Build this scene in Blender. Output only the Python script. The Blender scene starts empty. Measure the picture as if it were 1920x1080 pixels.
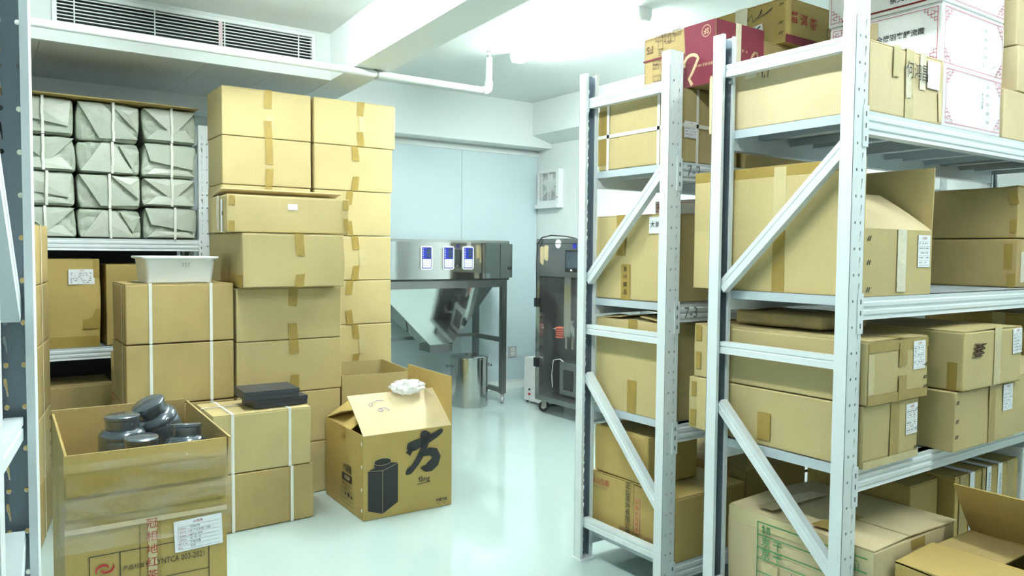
import bpy, bmesh, math, random
from math import radians, sin, cos, pi
from mathutils import Vector, Matrix, noise
from mathutils.geometry import tessellate_polygon

scene = bpy.context.scene
COL = scene.collection
random.seed(7)

# ------------------------------------------------------------------ camera
F_PX, YAW, PITCH, ROLL, CAM_H = 1442.3, radians(34.95), radians(-2.688), radians(0.514), 1.28
cam_data = bpy.data.cameras.new('camera')
cam_data.sensor_width = 36.0
cam_data.lens = F_PX / 1920 * 36.0
cam_data.clip_start = 0.02
cam = bpy.data.objects.new('camera', cam_data)
COL.objects.link(cam)
fwd = Vector((sin(YAW) * cos(PITCH), cos(YAW) * cos(PITCH), sin(PITCH)))
rgt = Vector((cos(YAW), -sin(YAW), 0))
upv = rgt.cross(fwd)
r2 = rgt * cos(ROLL) + upv * sin(ROLL)
u2 = -rgt * sin(ROLL) + upv * cos(ROLL)
m = Matrix.Identity(4)
for i in range(3):
    m[i][0], m[i][1], m[i][2] = r2[i], u2[i], -fwd[i]
m[0][3], m[1][3], m[2][3] = 0, 0, CAM_H
cam.matrix_world = m
scene.camera = cam

# ------------------------------------------------------------------ world, exposure
w = bpy.data.worlds.new('world')
scene.world = w
w.use_nodes = True
w.node_tree.nodes['Background'].inputs[0].default_value = (0.8, 0.9, 1.0, 1)
w.node_tree.nodes['Background'].inputs[1].default_value = 0.05
vs = scene.view_settings
vs.view_transform = 'Standard'
vs.look = 'None'
vs.gamma = 1.0
vs.use_curve_mapping = False
vs.exposure = 1.95
TUBE_STRENGTH = 52.0
# fluorescent battens on the ceiling: (x, y_start, y_end); lamps are built further down
TUBES = [(3.08, 3.16, 4.36), (0.85, 2.8, 4.0), (0.95, 0.85, 2.05), (2.6, -0.45, 0.75)]
CEIL = 2.64

# ------------------------------------------------------------------ materials
MATS = {}
def nodes_of(name):
    mt = bpy.data.materials.new(name)
    mt.use_nodes = True
    nt = mt.node_tree
    return mt, nt, nt.nodes['Principled BSDF']

def mat_plain(key, col, rough=0.5, metal=0.0, spec=0.5, var=0.06, scale=6.0, bump=0.0, bscale=60.0, coat=0.0, stretch=(1, 1, 1), rvar=0.0):
    """procedural: noise-modulated colour (+ optional bump)"""
    mt, nt, b = nodes_of(key)
    N, L = nt.nodes, nt.links
    tc = N.new('ShaderNodeTexCoord')
    mp = N.new('ShaderNodeMapping'); mp.inputs['Scale'].default_value = stretch
    L.new(tc.outputs['Object'], mp.inputs[0])
    nz = N.new('ShaderNodeTexNoise'); nz.inputs['Scale'].default_value = scale; nz.inputs['Detail'].default_value = 4
    L.new(mp.outputs[0], nz.inputs['Vector'])
    rp = N.new('ShaderNodeMapRange')
    rp.inputs['To Min'].default_value = 1 - var; rp.inputs['To Max'].default_value = 1 + var
    L.new(nz.outputs['Fac'], rp.inputs['Value'])
    mx = N.new('ShaderNodeVectorMath'); mx.operation = 'SCALE'
    mx.inputs[0].default_value = col
    L.new(rp.outputs[0], mx.inputs['Scale'])
    L.new(mx.outputs[0], b.inputs['Base Color'])
    b.inputs['Roughness'].default_value = rough
    b.inputs['Metallic'].default_value = metal
    b.inputs['Specular IOR Level'].default_value = spec
    b.inputs['Coat Weight'].default_value = coat
    if rvar:
        rr = N.new('ShaderNodeMapRange'); rr.inputs['To Min'].default_value = rough - rvar; rr.inputs['To Max'].default_value = rough + rvar
        L.new(nz.outputs['Fac'], rr.inputs['Value']); L.new(rr.outputs[0], b.inputs['Roughness'])
    if bump:
        n2 = N.new('ShaderNodeTexNoise'); n2.inputs['Scale'].default_value = bscale; n2.inputs['Detail'].default_value = 3
        L.new(mp.outputs[0], n2.inputs['Vector'])
        bp = N.new('ShaderNodeBump'); bp.inputs['Strength'].default_value = bump; bp.inputs['Distance'].default_value = 0.01
        L.new(n2.outputs['Fac'], bp.inputs['Height']); L.new(bp.outputs[0], b.inputs['Normal'])
    MATS[key] = mt
    return mt

def mat_kraft(key, col, dirt=0.08):
    mt, nt, b = nodes_of(key)
    N, L = nt.nodes, nt.links
    tc = N.new('ShaderNodeTexCoord'); oi = N.new('ShaderNodeObjectInfo')
    ad = N.new('ShaderNodeVectorMath'); ad.operation = 'ADD'
    cb = N.new('ShaderNodeCombineXYZ')
    ml = N.new('ShaderNodeMath'); ml.operation = 'MULTIPLY'; ml.inputs[1].default_value = 37.0
    L.new(oi.outputs['Random'], ml.inputs[0]); L.new(ml.outputs[0], cb.inputs[0])
    L.new(tc.outputs['Object'], ad.inputs[0]); L.new(cb.outputs[0], ad.inputs[1])
    big = N.new('ShaderNodeTexNoise'); big.inputs['Scale'].default_value = 3.5; big.inputs['Detail'].default_value = 5
    fine = N.new('ShaderNodeTexNoise'); fine.inputs['Scale'].default_value = 220; fine.inputs['Detail'].default_value = 2
    L.new(ad.outputs[0], big.inputs['Vector']); L.new(ad.outputs[0], fine.inputs['Vector'])
    # faint vertical flutes of the corrugation
    mp = N.new('ShaderNodeMapping'); mp.inputs['Scale'].default_value = (60, 60, 1.2)
    L.new(ad.outputs[0], mp.inputs[0])
    fl = N.new('ShaderNodeTexNoise'); fl.inputs['Scale'].default_value = 1.0; fl.inputs['Detail'].default_value = 2
    L.new(mp.outputs[0], fl.inputs['Vector'])
    def rng(src, a, c):
        r = N.new('ShaderNodeMapRange'); r.inputs['From Min'].default_value = 0.3; r.inputs['From Max'].default_value = 0.7
        r.inputs['To Min'].default_value = a; r.inputs['To Max'].default_value = c
        L.new(src, r.inputs['Value']); return r.outputs[0]
    def mul(a, c):
        q = N.new('ShaderNodeMath'); q.operation = 'MULTIPLY'; L.new(a, q.inputs[0]); L.new(c, q.inputs[1]); return q.outputs[0]
    rv = N.new('ShaderNodeMapRange'); rv.inputs['To Min'].default_value = 0.95; rv.inputs['To Max'].default_value = 1.05
    L.new(oi.outputs['Random'], rv.inputs['Value'])
    f = mul(mul(rng(big.outputs['Fac'], 1 - dirt, 1 + dirt * 0.6), rng(fine.outputs['Fac'], 0.96, 1.04)), mul(rng(fl.outputs['Fac'], 0.988, 1.012), rv.outputs[0]))
    sc = N.new('ShaderNodeVectorMath'); sc.operation = 'SCALE'; sc.inputs[0].default_value = col
    L.new(f, sc.inputs['Scale']); L.new(sc.outputs[0], b.inputs['Base Color'])
    b.inputs['Roughness'].default_value = 0.62
    b.inputs['Specular IOR Level'].default_value = 0.3
    bp = N.new('ShaderNodeBump'); bp.inputs['Strength'].default_value = 0.06; bp.inputs['Distance'].default_value = 0.003
    L.new(fl.outputs['Fac'], bp.inputs['Height']); L.new(bp.outputs[0], b.inputs['Normal'])
    MATS[key] = mt
    return mt

def mat_film(key, col, alpha_lo, alpha_hi, scale=9.0, stretch=(1, 1, 4)):
    """clear plastic: glossy film mixed with transparency, wrinkled"""
    mt, nt, b = nodes_of(key)
    N, L = nt.nodes, nt.links
    tc = N.new('ShaderNodeTexCoord'); mp = N.new('ShaderNodeMapping'); mp.inputs['Scale'].default_value = stretch
    L.new(tc.outputs['Object'], mp.inputs[0])
    nz = N.new('ShaderNodeTexNoise'); nz.inputs['Scale'].default_value = scale; nz.inputs['Detail'].default_value = 6; nz.inputs['Distortion'].default_value = 1.5
    L.new(mp.outputs[0], nz.inputs['Vector'])
    r = N.new('ShaderNodeMapRange'); r.inputs['From Min'].default_value = 0.42; r.inputs['From Max'].default_value = 0.72
    r.inputs['To Min'].default_value = alpha_lo; r.inputs['To Max'].default_value = alpha_hi
    L.new(nz.outputs['Fac'], r.inputs['Value']); L.new(r.outputs[0], b.inputs['Alpha'])
    b.inputs['Base Color'].default_value = (*col, 1); b.inputs['Roughness'].default_value = 0.06
    b.inputs['Specular IOR Level'].default_value = 0.9
    bp = N.new('ShaderNodeBump'); bp.inputs['Strength'].default_value = 0.6; bp.inputs['Distance'].default_value = 0.01
    L.new(nz.outputs['Fac'], bp.inputs['Height']); L.new(bp.outputs[0], b.inputs['Normal'])
    MATS[key] = mt
    return mt

def mat_emit(key, col, strength):
    mt, nt, b = nodes_of(key)
    b.inputs['Base Color'].default_value = (*col, 1)
    b.inputs['Emission Color'].default_value = (*col, 1)
    b.inputs['Emission Strength'].default_value = strength
    MATS[key] = mt
    return mt

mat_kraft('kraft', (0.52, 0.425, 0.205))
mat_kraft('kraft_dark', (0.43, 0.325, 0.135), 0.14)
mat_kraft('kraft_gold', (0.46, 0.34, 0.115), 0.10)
mat_kraft('kraft_pale', (0.60, 0.50, 0.30))
mat_kraft('kraft_edge', (0.66, 0.55, 0.33), 0.2)
mat_kraft('carton_white', (0.80, 0.83, 0.84), 0.03)
mat_kraft('carton_red', (0.19, 0.026, 0.045), 0.06)
mat_plain('tape', (0.345, 0.245, 0.06), 0.28, spec=0.5, var=0.12, scale=20, bump=0.25, bscale=40)
mat_plain('tape_pale', (0.58, 0.50, 0.27), 0.22, spec=0.6, var=0.12, scale=20, bump=0.35, bscale=35)
mat_plain('tape_clear', (0.70, 0.66, 0.50), 0.15, spec=0.7, var=0.15, scale=30, bump=0.5, bscale=35)
mat_plain('strap_white', (0.80, 0.80, 0.74), 0.4, var=0.05)
mat_plain('paper', (0.84, 0.87, 0.90), 0.6, var=0.03)
mat_plain('ink_black', (0.018, 0.02, 0.022), 0.5, var=0.1)
mat_plain('ink_grey', (0.16, 0.16, 0.17), 0.6, var=0.1)
mat_plain('ink_brown', (0.15, 0.085, 0.05), 0.6, var=0.1)
mat_plain('ink_red', (0.42, 0.03, 0.025), 0.5, var=0.1)
mat_plain('ink_pink', (0.55, 0.10, 0.17), 0.5, var=0.1)
mat_plain('ink_green', (0.06, 0.27, 0.10), 0.55, var=0.15)
mat_plain('ink_blue', (0.12, 0.13, 0.42), 0.5, var=0.1)
mat_plain('ink_cream', (0.62, 0.47, 0.27), 0.6, var=0.05)
mat_plain('steel_paint', (0.72, 0.79, 0.81), 0.38, spec=0.5, var=0.025, scale=5)
mat_plain('steel_deck', (0.50, 0.58, 0.62), 0.4, spec=0.5, var=0.05, scale=5)
mat_plain('galvanised', (0.30, 0.36, 0.41), 0.42, metal=0.55, var=0.22, scale=14, stretch=(1, 1, 0.25))
mat_plain('stainless', (0.56, 0.58, 0.57), 0.16, metal=1.0, var=0.05, scale=4, rvar=0.05, bump=0.03, bscale=3)
mat_plain('stainless_mirror', (0.66, 0.68, 0.67), 0.06, metal=1.0, var=0.03, scale=3, bump=0.06, bscale=2.2)
mat_plain('stainless_dull', (0.34, 0.36, 0.35), 0.33, metal=1.0, var=0.12, scale=8, rvar=0.08)
mat_plain('dark_metal', (0.035, 0.038, 0.04), 0.5, metal=0.4, var=0.15)
mat_plain('rubber', (0.02, 0.02, 0.022), 0.6, var=0.1)
mat_plain('black_plastic', (0.016, 0.018, 0.022), 0.35, var=0.1)
mat_plain('white_plastic', (0.80, 0.84, 0.84), 0.4, var=0.02)
mat_plain('grey_plastic', (0.45, 0.47, 0.46), 0.45, var=0.05)
mat_plain('screen', (0.05, 0.075, 0.09), 0.15, var=0.1)
mat_plain('panel_blue', (0.02, 0.035, 0.36), 0.3, var=0.1)
mat_plain('red_plastic', (0.45, 0.09, 0.05), 0.35, var=0.15, scale=30)
mat_plain('red_button', (0.5, 0.02, 0.03), 0.35)
mat_plain('gift_black', (0.032, 0.036, 0.045), 0.42, var=0.15)
mat_plain('tin_grey', (0.15, 0.18, 0.21), 0.22, metal=0.7, var=0.08, coat=0.3)
mat_plain('woven_wrap', (0.44, 0.50, 0.41), 0.42, spec=0.55, var=0.14, scale=9, bump=0.35, bscale=14)
mat_plain('woven_pale', (0.50, 0.55, 0.46), 0.38, spec=0.6, var=0.12, scale=9, bump=0.3, bscale=14)
mat_plain('wall_white', (0.76, 0.82, 0.81), 0.6, var=0.02, scale=2)
mat_plain('wall_blue', (0.60, 0.725, 0.765), 0.4, var=0.02, scale=2)
mat_plain('ribbon_pink', (0.72, 0.58, 0.60), 0.6)
mat_plain('ceiling_white', (0.71, 0.765, 0.75), 0.65, var=0.02, scale=2)
mat_plain('soffit_grey', (0.66, 0.69, 0.67), 0.6, var=0.04, scale=3)
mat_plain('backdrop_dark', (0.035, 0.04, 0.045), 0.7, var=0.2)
mat_plain('floor_epoxy', (0.50, 0.625, 0.605), 0.085, spec=0.6, var=0.05, scale=1.6, coat=0.4, bump=0.015, bscale=5)
mat_film('film', (0.9, 0.93, 0.92), 0.0, 0.24, 3.5, (0.8, 0.8, 3.5))
mat_film('glass', (0.85, 0.9, 0.9), 0.02, 0.09, 1.5, (1, 1, 1))
mat_film('bag', (0.92, 0.95, 0.96), 0.45, 0.95, 14, (1, 1, 1))
mat_emit('tube_light', (0.93, 1.0, 0.985), TUBE_STRENGTH)

# ------------------------------------------------------------------ mesh helpers
def link(o, parent=None):
    COL.objects.link(o)
    if parent is not None:
        o.parent = parent
    return o

def mesh_obj(name, verts, faces, mat, parent=None, smooth=False):
    me = bpy.data.meshes.new(name)
    me.from_pydata([tuple(v) for v in verts], [], faces)
    me.materials.append(MATS[mat])
    if smooth:
        me.polygons.foreach_set('use_smooth', [True] * len(me.polygons))
    me.update()
    return link(bpy.data.objects.new(name, me), parent)

class MB:
    """collects simple solids and builds ONE mesh object"""
    def __init__(self):
        self.v, self.f = [], []
    def add(self, verts, faces):
        o = len(self.v)
        self.v += [Vector(v) for v in verts]
        self.f += [[i + o for i in f] for f in faces]
        return self
    def box(self, x0, x1, y0, y1, z0, z1, M=None):
        vs_ = [Vector(p) for p in ((x0, y0, z0), (x1, y0, z0), (x1, y1, z0), (x0, y1, z0), (x0, y0, z1), (x1, y0, z1), (x1, y1, z1), (x0, y1, z1))]
        if M is not None:
            vs_ = [M @ p for p in vs_]
        return self.add(vs_, [[0, 3, 2, 1], [4, 5, 6, 7], [0, 1, 5, 4], [1, 2, 6, 5], [2, 3, 7, 6], [3, 0, 4, 7]])
    def slab(self, O, U, V, N, u0, u1, v0, v1, n0, n1):
        O, U, V, N = Vector(O), Vector(U), Vector(V), Vector(N)
        P = lambda a, b, c: O + U * a + V * b + N * c
        return self.add([P(u0, v0, n0), P(u1, v0, n0), P(u1, v1, n0), P(u0, v1, n0), P(u0, v0, n1), P(u1, v0, n1), P(u1, v1, n1), P(u0, v1, n1)],
                        [[0, 3, 2, 1], [4, 5, 6, 7], [0, 1, 5, 4], [1, 2, 6, 5], [2, 3, 7, 6], [3, 0, 4, 7]])
    def prism(self, prof, A, B, U, V):
        """extrude the 2D profile [(u, v)] from point A to point B"""
        A, B, U, V = Vector(A), Vector(B), Vector(U), Vector(V)
        n = len(prof)
        vs_ = [A + U * u + V * v for u, v in prof] + [B + U * u + V * v for u, v in prof]
        fs = [[i, (i + 1) % n, n + (i + 1) % n, n + i] for i in range(n)]
        tri = tessellate_polygon([[Vector((u, v, 0)) for u, v in prof]])
        for t in tri:
            fs.append([t[0], t[1], t[2]]); fs.append([n + t[2], n + t[1], n + t[0]])
        return self.add(vs_, fs)
    def cyl(self, A, B, r0, r1=None, n=16, cap=True):
        A, B = Vector(A), Vector(B)
        r1 = r0 if r1 is None else r1
        d = (B - A).normalized()
        t = Vector((0, 0, 1)) if abs(d.z) < 0.9 else Vector((1, 0, 0))
        U = d.cross(t).normalized(); V = d.cross(U)
        vs_ = []
        for P, r in ((A, r0), (B, r1)):
            for i in range(n):
                a = 2 * pi * i / n
                vs_.append(P + U * (r * cos(a)) + V * (r * sin(a)))
        fs = [[i, (i + 1) % n, n + (i + 1) % n, n + i] for i in range(n)]
        if cap:
            fs += [list(range(n))[::-1], list(range(n, 2 * n))]
        return self.add(vs_, fs)
    def lathe(self, prof, M=None, n=28):
        """prof: [(r, z)] bottom to top"""
        vs_, fs = [], []
        for r, z in prof:
            for i in range(n):
                a = 2 * pi * i / n
                p = Vector((r * cos(a), r * sin(a), z))
                vs_.append(M @ p if M is not None else p)
        for k in range(len(prof) - 1):
            for i in range(n):
                fs.append([k * n + i, k * n + (i + 1) % n, (k + 1) * n + (i + 1) % n, (k + 1) * n + i])
        fs.append(list(range(n))[::-1]); fs.append(list(range((len(prof) - 1) * n, len(prof) * n)))
        return self.add(vs_, fs)
    def tube(self, pts, r, n=8):
        pts = [Vector(p) for p in pts]
        vs_, fs = [], []
        prevU = None
        for k, p in enumerate(pts):
            d = (pts[min(k + 1, len(pts) - 1)] - pts[max(k - 1, 0)]).normalized()
            if prevU is None:
                t = Vector((0, 0, 1)) if abs(d.z) < 0.9 else Vector((1, 0, 0))
                U = d.cross(t).normalized()
            else:
                U = (prevU - d * prevU.dot(d)).normalized()
            V = d.cross(U); prevU = U
            for i in range(n):
                a = 2 * pi * i / n
                vs_.append(p + U * (r * cos(a)) + V * (r * sin(a)))
        for k in range(len(pts) - 1):
            for i in range(n):
                fs.append([k * n + i, k * n + (i + 1) % n, (k + 1) * n + (i + 1) % n, (k + 1) * n + i])
        fs.append(list(range(n))[::-1]); fs.append(list(range((len(pts) - 1) * n, len(pts) * n)))
        return self.add(vs_, fs)
    def build(self, name, mat, parent=None, smooth=False, sharp=None):
        o = mesh_obj(name, self.v, self.f, mat, parent, smooth)
        if smooth and sharp:
            try:
                o.data.set_sharp_from_angle(angle=radians(sharp))
            except Exception:
                pass
        return o

def thing(name, label, cat, loc=(0, 0, 0), yaw=0.0, group=None):
    o = bpy.data.objects.new(name, None)
    o.empty_display_size = 0.1
    o.location = loc
    o.rotation_euler = (0, 0, yaw)
    o['label'] = label
    o['category'] = cat
    if group:
        o['group'] = group
    return link(o)

def struct(o):
    o['kind'] = 'structure'
    return o

TEXTS = []
def add_text(parent, O, U, V, N, txt, size, mat, name='lettering', align='CENTER', off=0.0012, bold=0.0, sx=1.0):
    """flat print; O is the anchor in the parent's frame, U reading direction, V up"""
    cu = bpy.data.curves.new('print', 'FONT')
    cu.body = txt
    cu.size = size
    cu.align_x = align
    cu.align_y = 'CENTER'
    cu.offset = bold
    cu.resolution_u = 2
    o = bpy.data.objects.new('print', cu)
    COL.objects.link(o)
    TEXTS.append((o, parent, Vector(O), Vector(U).normalized() * sx, Vector(V).normalized(), Vector(N).normalized(), mat, name, off))

def flush_texts():
    bpy.context.view_layer.update()
    dg = bpy.context.evaluated_depsgraph_get()
    for o, parent, O, U, V, N, mat, name, off in TEXTS:
        me = bpy.data.meshes.new_from_object(o.evaluated_get(dg))
        for v in me.vertices:
            p = v.co.copy()
            v.co = O + U * p.x + V * p.y + N * off
        me.materials.clear()
        me.materials.append(MATS[mat])
        me.name = name
        link(bpy.data.objects.new(name, me), parent)
    for t in TEXTS:
        cu = t[0].data
        bpy.data.objects.remove(t[0])
        bpy.data.curves.remove(cu)
    TEXTS.clear()

# ------------------------------------------------------------------ cartons
def axis_cuts(h0, h1, r, n):
    xs = [h0, h0 + r * 0.35, h0 + r, h0 + r * 1.7]
    a, b = h0 + r * 1.7, h1 - r * 1.7
    for i in range(1, n):
        xs.append(a + (b - a) * i / n)
    return xs + [h1 - r * 1.7, h1 - r, h1 - r * 0.35, h1]

def soft_box(dx, dy, dz, r=0.004, amp=0.002, seed=0, n=6, wave=5.0):
    """rounded box, base at z = 0, centred in x, y; faces gently bulged"""
    X, Y, Z = axis_cuts(-dx / 2, dx / 2, r, n), axis_cuts(-dy / 2, dy / 2, r, n), axis_cuts(0, dz, r, n)
    idx, verts, faces = {}, [], []
    sv = Vector((seed * 3.17, seed * 1.71, seed * 0.37))
    def vert(x, y, z):
        k = (round(x, 6), round(y, 6), round(z, 6))
        if k in idx:
            return idx[k]
        q = Vector((min(max(x, -dx / 2 + r), dx / 2 - r), min(max(y, -dy / 2 + r), dy / 2 - r), min(max(z, r), dz - r)))
        d = Vector((x, y, z)) - q
        nrm = d.normalized() if d.length > 1e-9 else Vector()
        p = q + nrm * r
        ex = min(1, (dx / 2 - abs(x)) / 0.05) if abs(nrm.x) < 0.6 else 1
        ey = min(1, (dy / 2 - abs(y)) / 0.05) if abs(nrm.y) < 0.6 else 1
        ez = min(1, min(z, dz - z) / 0.05) if abs(nrm.z) < 0.6 else 1
        a = amp * (noise.noise(Vector((x, y, z)) * wave + sv)) * (0.25 + 0.75 * max(0, ex * ey * ez))
        if abs(nrm.z) > 0.6:
            a = -abs(a)
        p += nrm * a
        idx[k] = len(verts); verts.append(p)
        return idx[k]
    def grid(A, B, fn, flip):
        for i in range(len(A) - 1):
            for j in range(len(B) - 1):
                q = [fn(A[i], B[j]), fn(A[i + 1], B[j]), fn(A[i + 1], B[j + 1]), fn(A[i], B[j + 1])]
                faces.append(q[::-1] if flip else q)
    grid(X, Y, lambda a, b: vert(a, b, dz), False); grid(X, Y, lambda a, b: vert(a, b, 0), True)
    grid(X, Z, lambda a, b: vert(a, -dy / 2, b), False); grid(X, Z, lambda a, b: vert(a, dy / 2, b), True)
    grid(Y, Z, lambda a, b: vert(dx / 2, a, b), False); grid(Y, Z, lambda a, b: vert(-dx / 2, a, b), True)
    return verts, faces

class Carton:
    N_ = 0
    def __init__(self, name, label, x0, y0, z0, dx, dy, dz, yaw=0.0, mat='kraft', group=None, open_top=False, seam=None,
                 amp=0.003, cat='box', lift=0.0, wall=0.004):
        Carton.N_ += 1
        self.s = Carton.N_
        self.dx, self.dy, self.dz = dx, dy, dz
        self.mat = mat
        self.root = thing(name, label, cat, (x0 + dx / 2, y0 + dy / 2, z0), radians(yaw), group)
        hx, hy = dx / 2, dy / 2
        self.fr = {'-Y': (Vector((-hx, -hy, 0)), Vector((1, 0, 0)), Vector((0, 0, 1)), Vector((0, -1, 0)), dx),
                   '+Y': (Vector((hx, hy, 0)), Vector((-1, 0, 0)), Vector((0, 0, 1)), Vector((0, 1, 0)), dx),
                   '-X': (Vector((-hx, hy, 0)), Vector((0, -1, 0)), Vector((0, 0, 1)), Vector((-1, 0, 0)), dy),
                   '+X': (Vector((hx, -hy, 0)), Vector((0, 1, 0)), Vector((0, 0, 1)), Vector((1, 0, 0)), dy),
                   '+Z': (Vector((-hx, -hy, dz)), Vector((1, 0, 0)), Vector((0, 1, 0)), Vector((0, 0, 1)), dx)}
        t = wall
        if open_top:
            b = MB()
            b.box(-hx, hx, -hy, -hy + t, 0, dz).box(-hx, hx, hy - t, hy, 0, dz)
            b.box(-hx, -hx + t, -hy + t, hy - t, 0, dz).box(hx - t, hx, -hy + t, hy - t, 0, dz)
            b.box(-hx + t, hx - t, -hy + t, hy - t, 0, t)
            b.build('body', mat, self.root)
        else:
            h = dz - 0.0045 if seam else dz
            v, f = soft_box(dx, dy, h, 0.005, amp, self.s)
            o = mesh_obj('body', v, f, mat, self.root, True)
            if seam:
                g = 0.0015
                ang = lift
                for sgn in (-1, 1):
                    b = MB()
                    if seam == 'y':       # seam runs along y: flaps hinge on the x sides
                        L = hx - g - 0.002
                        M = Matrix.Translation((sgn * (hx - 0.002), 0, h)) @ Matrix.Rotation(sgn * ang, 4, 'Y') @ Matrix.Scale(-sgn, 4, (1, 0, 0))
                        b.box(0, L, -hy + 0.002, hy - 0.002, 0, 0.0035, M)
                    else:
                        L = hy - g - 0.002
                        M = Matrix.Translation((0, sgn * (hy - 0.002), h)) @ Matrix.Rotation(-sgn * ang, 4, 'X') @ Matrix.Scale(-sgn, 4, (0, 1, 0))
                        b.box(-hx + 0.002, hx - 0.002, 0, L, 0, 0.0035, M)
                    if sgn == 1:
                        pass
                    fo = b.build('flap', mat, self.root)
    # ---- surface pieces, thickness in metres; u from the left as seen from outside, v up from the base
    def patch(self, face, u0, v0, w_, h_, mat, name='tape', th=0.0006, off=0.0022, rot=0.0, jag=False):
        O, U, V, N, L = self.fr[face]
        self.k = getattr(self, 'k', 0) + 1
        off += .00016 * self.k
        if rot:
            c = O + U * (u0 + w_ / 2) + V * (v0 + h_ / 2)
            a = radians(rot)
            U2 = U * cos(a) + V * sin(a); V2 = -U * sin(a) + V * cos(a)
            O = c; U, V = U2, V2
            u0, v0 = -w_ / 2, -h_ / 2
        b = MB()
        if jag:
            rnd = random.Random(self.s * 31 + int(u0 * 1000))
            k = 7
            top = [(u0 + w_ * i / k, v0 + h_ + rnd.uniform(-0.002, 0.002)) for i in range(k + 1)]
            bot = [(u0 + w_ * i / k, v0 + rnd.uniform(-0.004, 0.004)) for i in range(k + 1)]
            prof = bot + top[::-1]
            b.prism(prof, O + N * off, O + N * (off + th), U, V)
        else:
            b.slab(O, U, V, N, u0, u0 + w_, v0, v0 + h_, off, off + th)
        self.last = b.build(name, mat, self.root)
        return self
    def tape_over(self, face, uc, w_=0.05, down=0.06, over=None, mat='tape', bottom=0.0, tilt=0.0):
        """tape closing the top seam, running over the edge of a face, and up from the base"""
        O, U, V, N, L = self.fr[face]
        b = MB()
        dzv = self.dz
        rnd = random.Random(self.s * 7 + int(uc * 100))
        self.k = getattr(self, 'k', 0) + 1
        e = 0.0024 + .00016 * self.k
        if down:
            j = [rnd.uniform(-0.004, 0.004) for _ in range(2)]
            p0 = [(uc - w_ / 2 + tilt + j[0] * .4, dzv - down + j[0]), (uc + w_ / 2 + tilt, dzv - down + j[1]), (uc + w_ / 2, dzv + 0.001), (uc - w_ / 2, dzv + 0.001)]
            b.prism(p0, O + N * e, O + N * (e + 0.0006), U, V)
        if over:
            b.slab(O + V * dzv, U, -N, V, uc - w_ / 2, uc + w_ / 2, -e, over, 0.0008, 0.0014)
        b.build('tape', mat, self.root)
        if bottom:
            b2 = MB()
            p0 = [(uc - w_ / 2, 0), (uc + w_ / 2, 0), (uc + w_ / 2 + tilt, bottom), (uc - w_ / 2 + tilt, bottom - 0.003)]
            b2.prism(p0, O + N * e, O + N * (e + 0.0006), U, V)
            b2.build('tape', mat, self.root)
        return self
    def strap(self, axis, pos, w_=0.014, mat='strap_white'):
        """band round the box; axis 'x': ring in the y-z plane at x=pos (from left edge); 'y': ring in x-z; 'z': ring in x-y at height pos"""
        hx, hy, dz, e, t = self.dx / 2, self.dy / 2, self.dz, 0.0026, 0.001
        b = MB()
        if axis == 'x':
            x = -hx + pos
            b.box(x - w_ / 2, x + w_ / 2, -hy - e - t, -hy - e, -0.0005, dz + e * .5).box(x - w_ / 2, x + w_ / 2, hy + e, hy + e + t, -0.0005, dz + e * .5)
            b.box(x - w_ / 2, x + w_ / 2, -hy - e, hy + e, dz + 0.0008, dz + 0.0016)
        elif axis == 'y':
            y = -hy + pos
            b.box(-hx - e - t, -hx - e, y - w_ / 2, y + w_ / 2, -0.0005, dz + e * .5).box(hx + e, hx + e + t, y - w_ / 2, y + w_ / 2, -0.0005, dz + e * .5)
            b.box(-hx - e, hx + e, y - w_ / 2, y + w_ / 2, dz + 0.0009, dz + 0.0017)
        else:
            z = pos
            b.box(-hx - e - t, hx + e + t, -hy - e - t, -hy - e, z - w_ / 2, z + w_ / 2).box(-hx - e - t, hx + e + t, hy + e, hy + e + t, z - w_ / 2, z + w_ / 2)
            b.box(-hx - e - t, -hx - e, -hy - e, hy + e, z - w_ / 2, z + w_ / 2).box(hx + e, hx + e + t, -hy - e, hy + e, z - w_ / 2, z + w_ / 2)
        b.build('strap', mat, self.root)
        return self
    def text(self, face, u, v, txt, size, mat='ink_black', rot=0.0, bold=0.0, sx=1.0, name='lettering', off=0.0034, align='CENTER'):
        O, U, V, N, L = self.fr[face]
        a = radians(rot)
        U2 = U * cos(a) + V * sin(a); V2 = -U * sin(a) + V * cos(a)
        add_text(self.root, O + U * u + V * v, U2, V2, N, txt, size, mat, name, align, off, bold, sx)
        return self
    def lines(self, face, segs, wd, mat, name='printed_frame', off=0.003):
        """printed lines: segs [(u0, v0, u1, v1)]"""
        O, U, V, N, L = self.fr[face]
        b = MB()
        for u0, v0, u1, v1 in segs:
            d = Vector((u1 - u0, v1 - v0)); d.normalize()
            p = Vector((-d.y, d.x)) * wd / 2
            e = d * wd * 0.3
            pr = [(u0 - e.x + p.x, v0 - e.y + p.y), (u0 - e.x - p.x, v0 - e.y - p.y), (u1 + e.x - p.x, v1 + e.y - p.y), (u1 + e.x + p.x, v1 + e.y + p.y)]
            b.add([O + U * a + V * c + N * off for a, c in pr], [[0, 1, 2, 3]])
        b.build(name, mat, self.root)
        return self
    def poly(self, face, pts, mat, name='printed_shape', off=0.003):
        O, U, V, N, L = self.fr[face]
        b = MB()
        tri = tessellate_polygon([[Vector((u, v, 0)) for u, v in pts]])
        b.add([O + U * a + V * c + N * off for a, c in pts], [list(t) for t in tri])
        b.build(name, mat, self.root)
        return self
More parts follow.
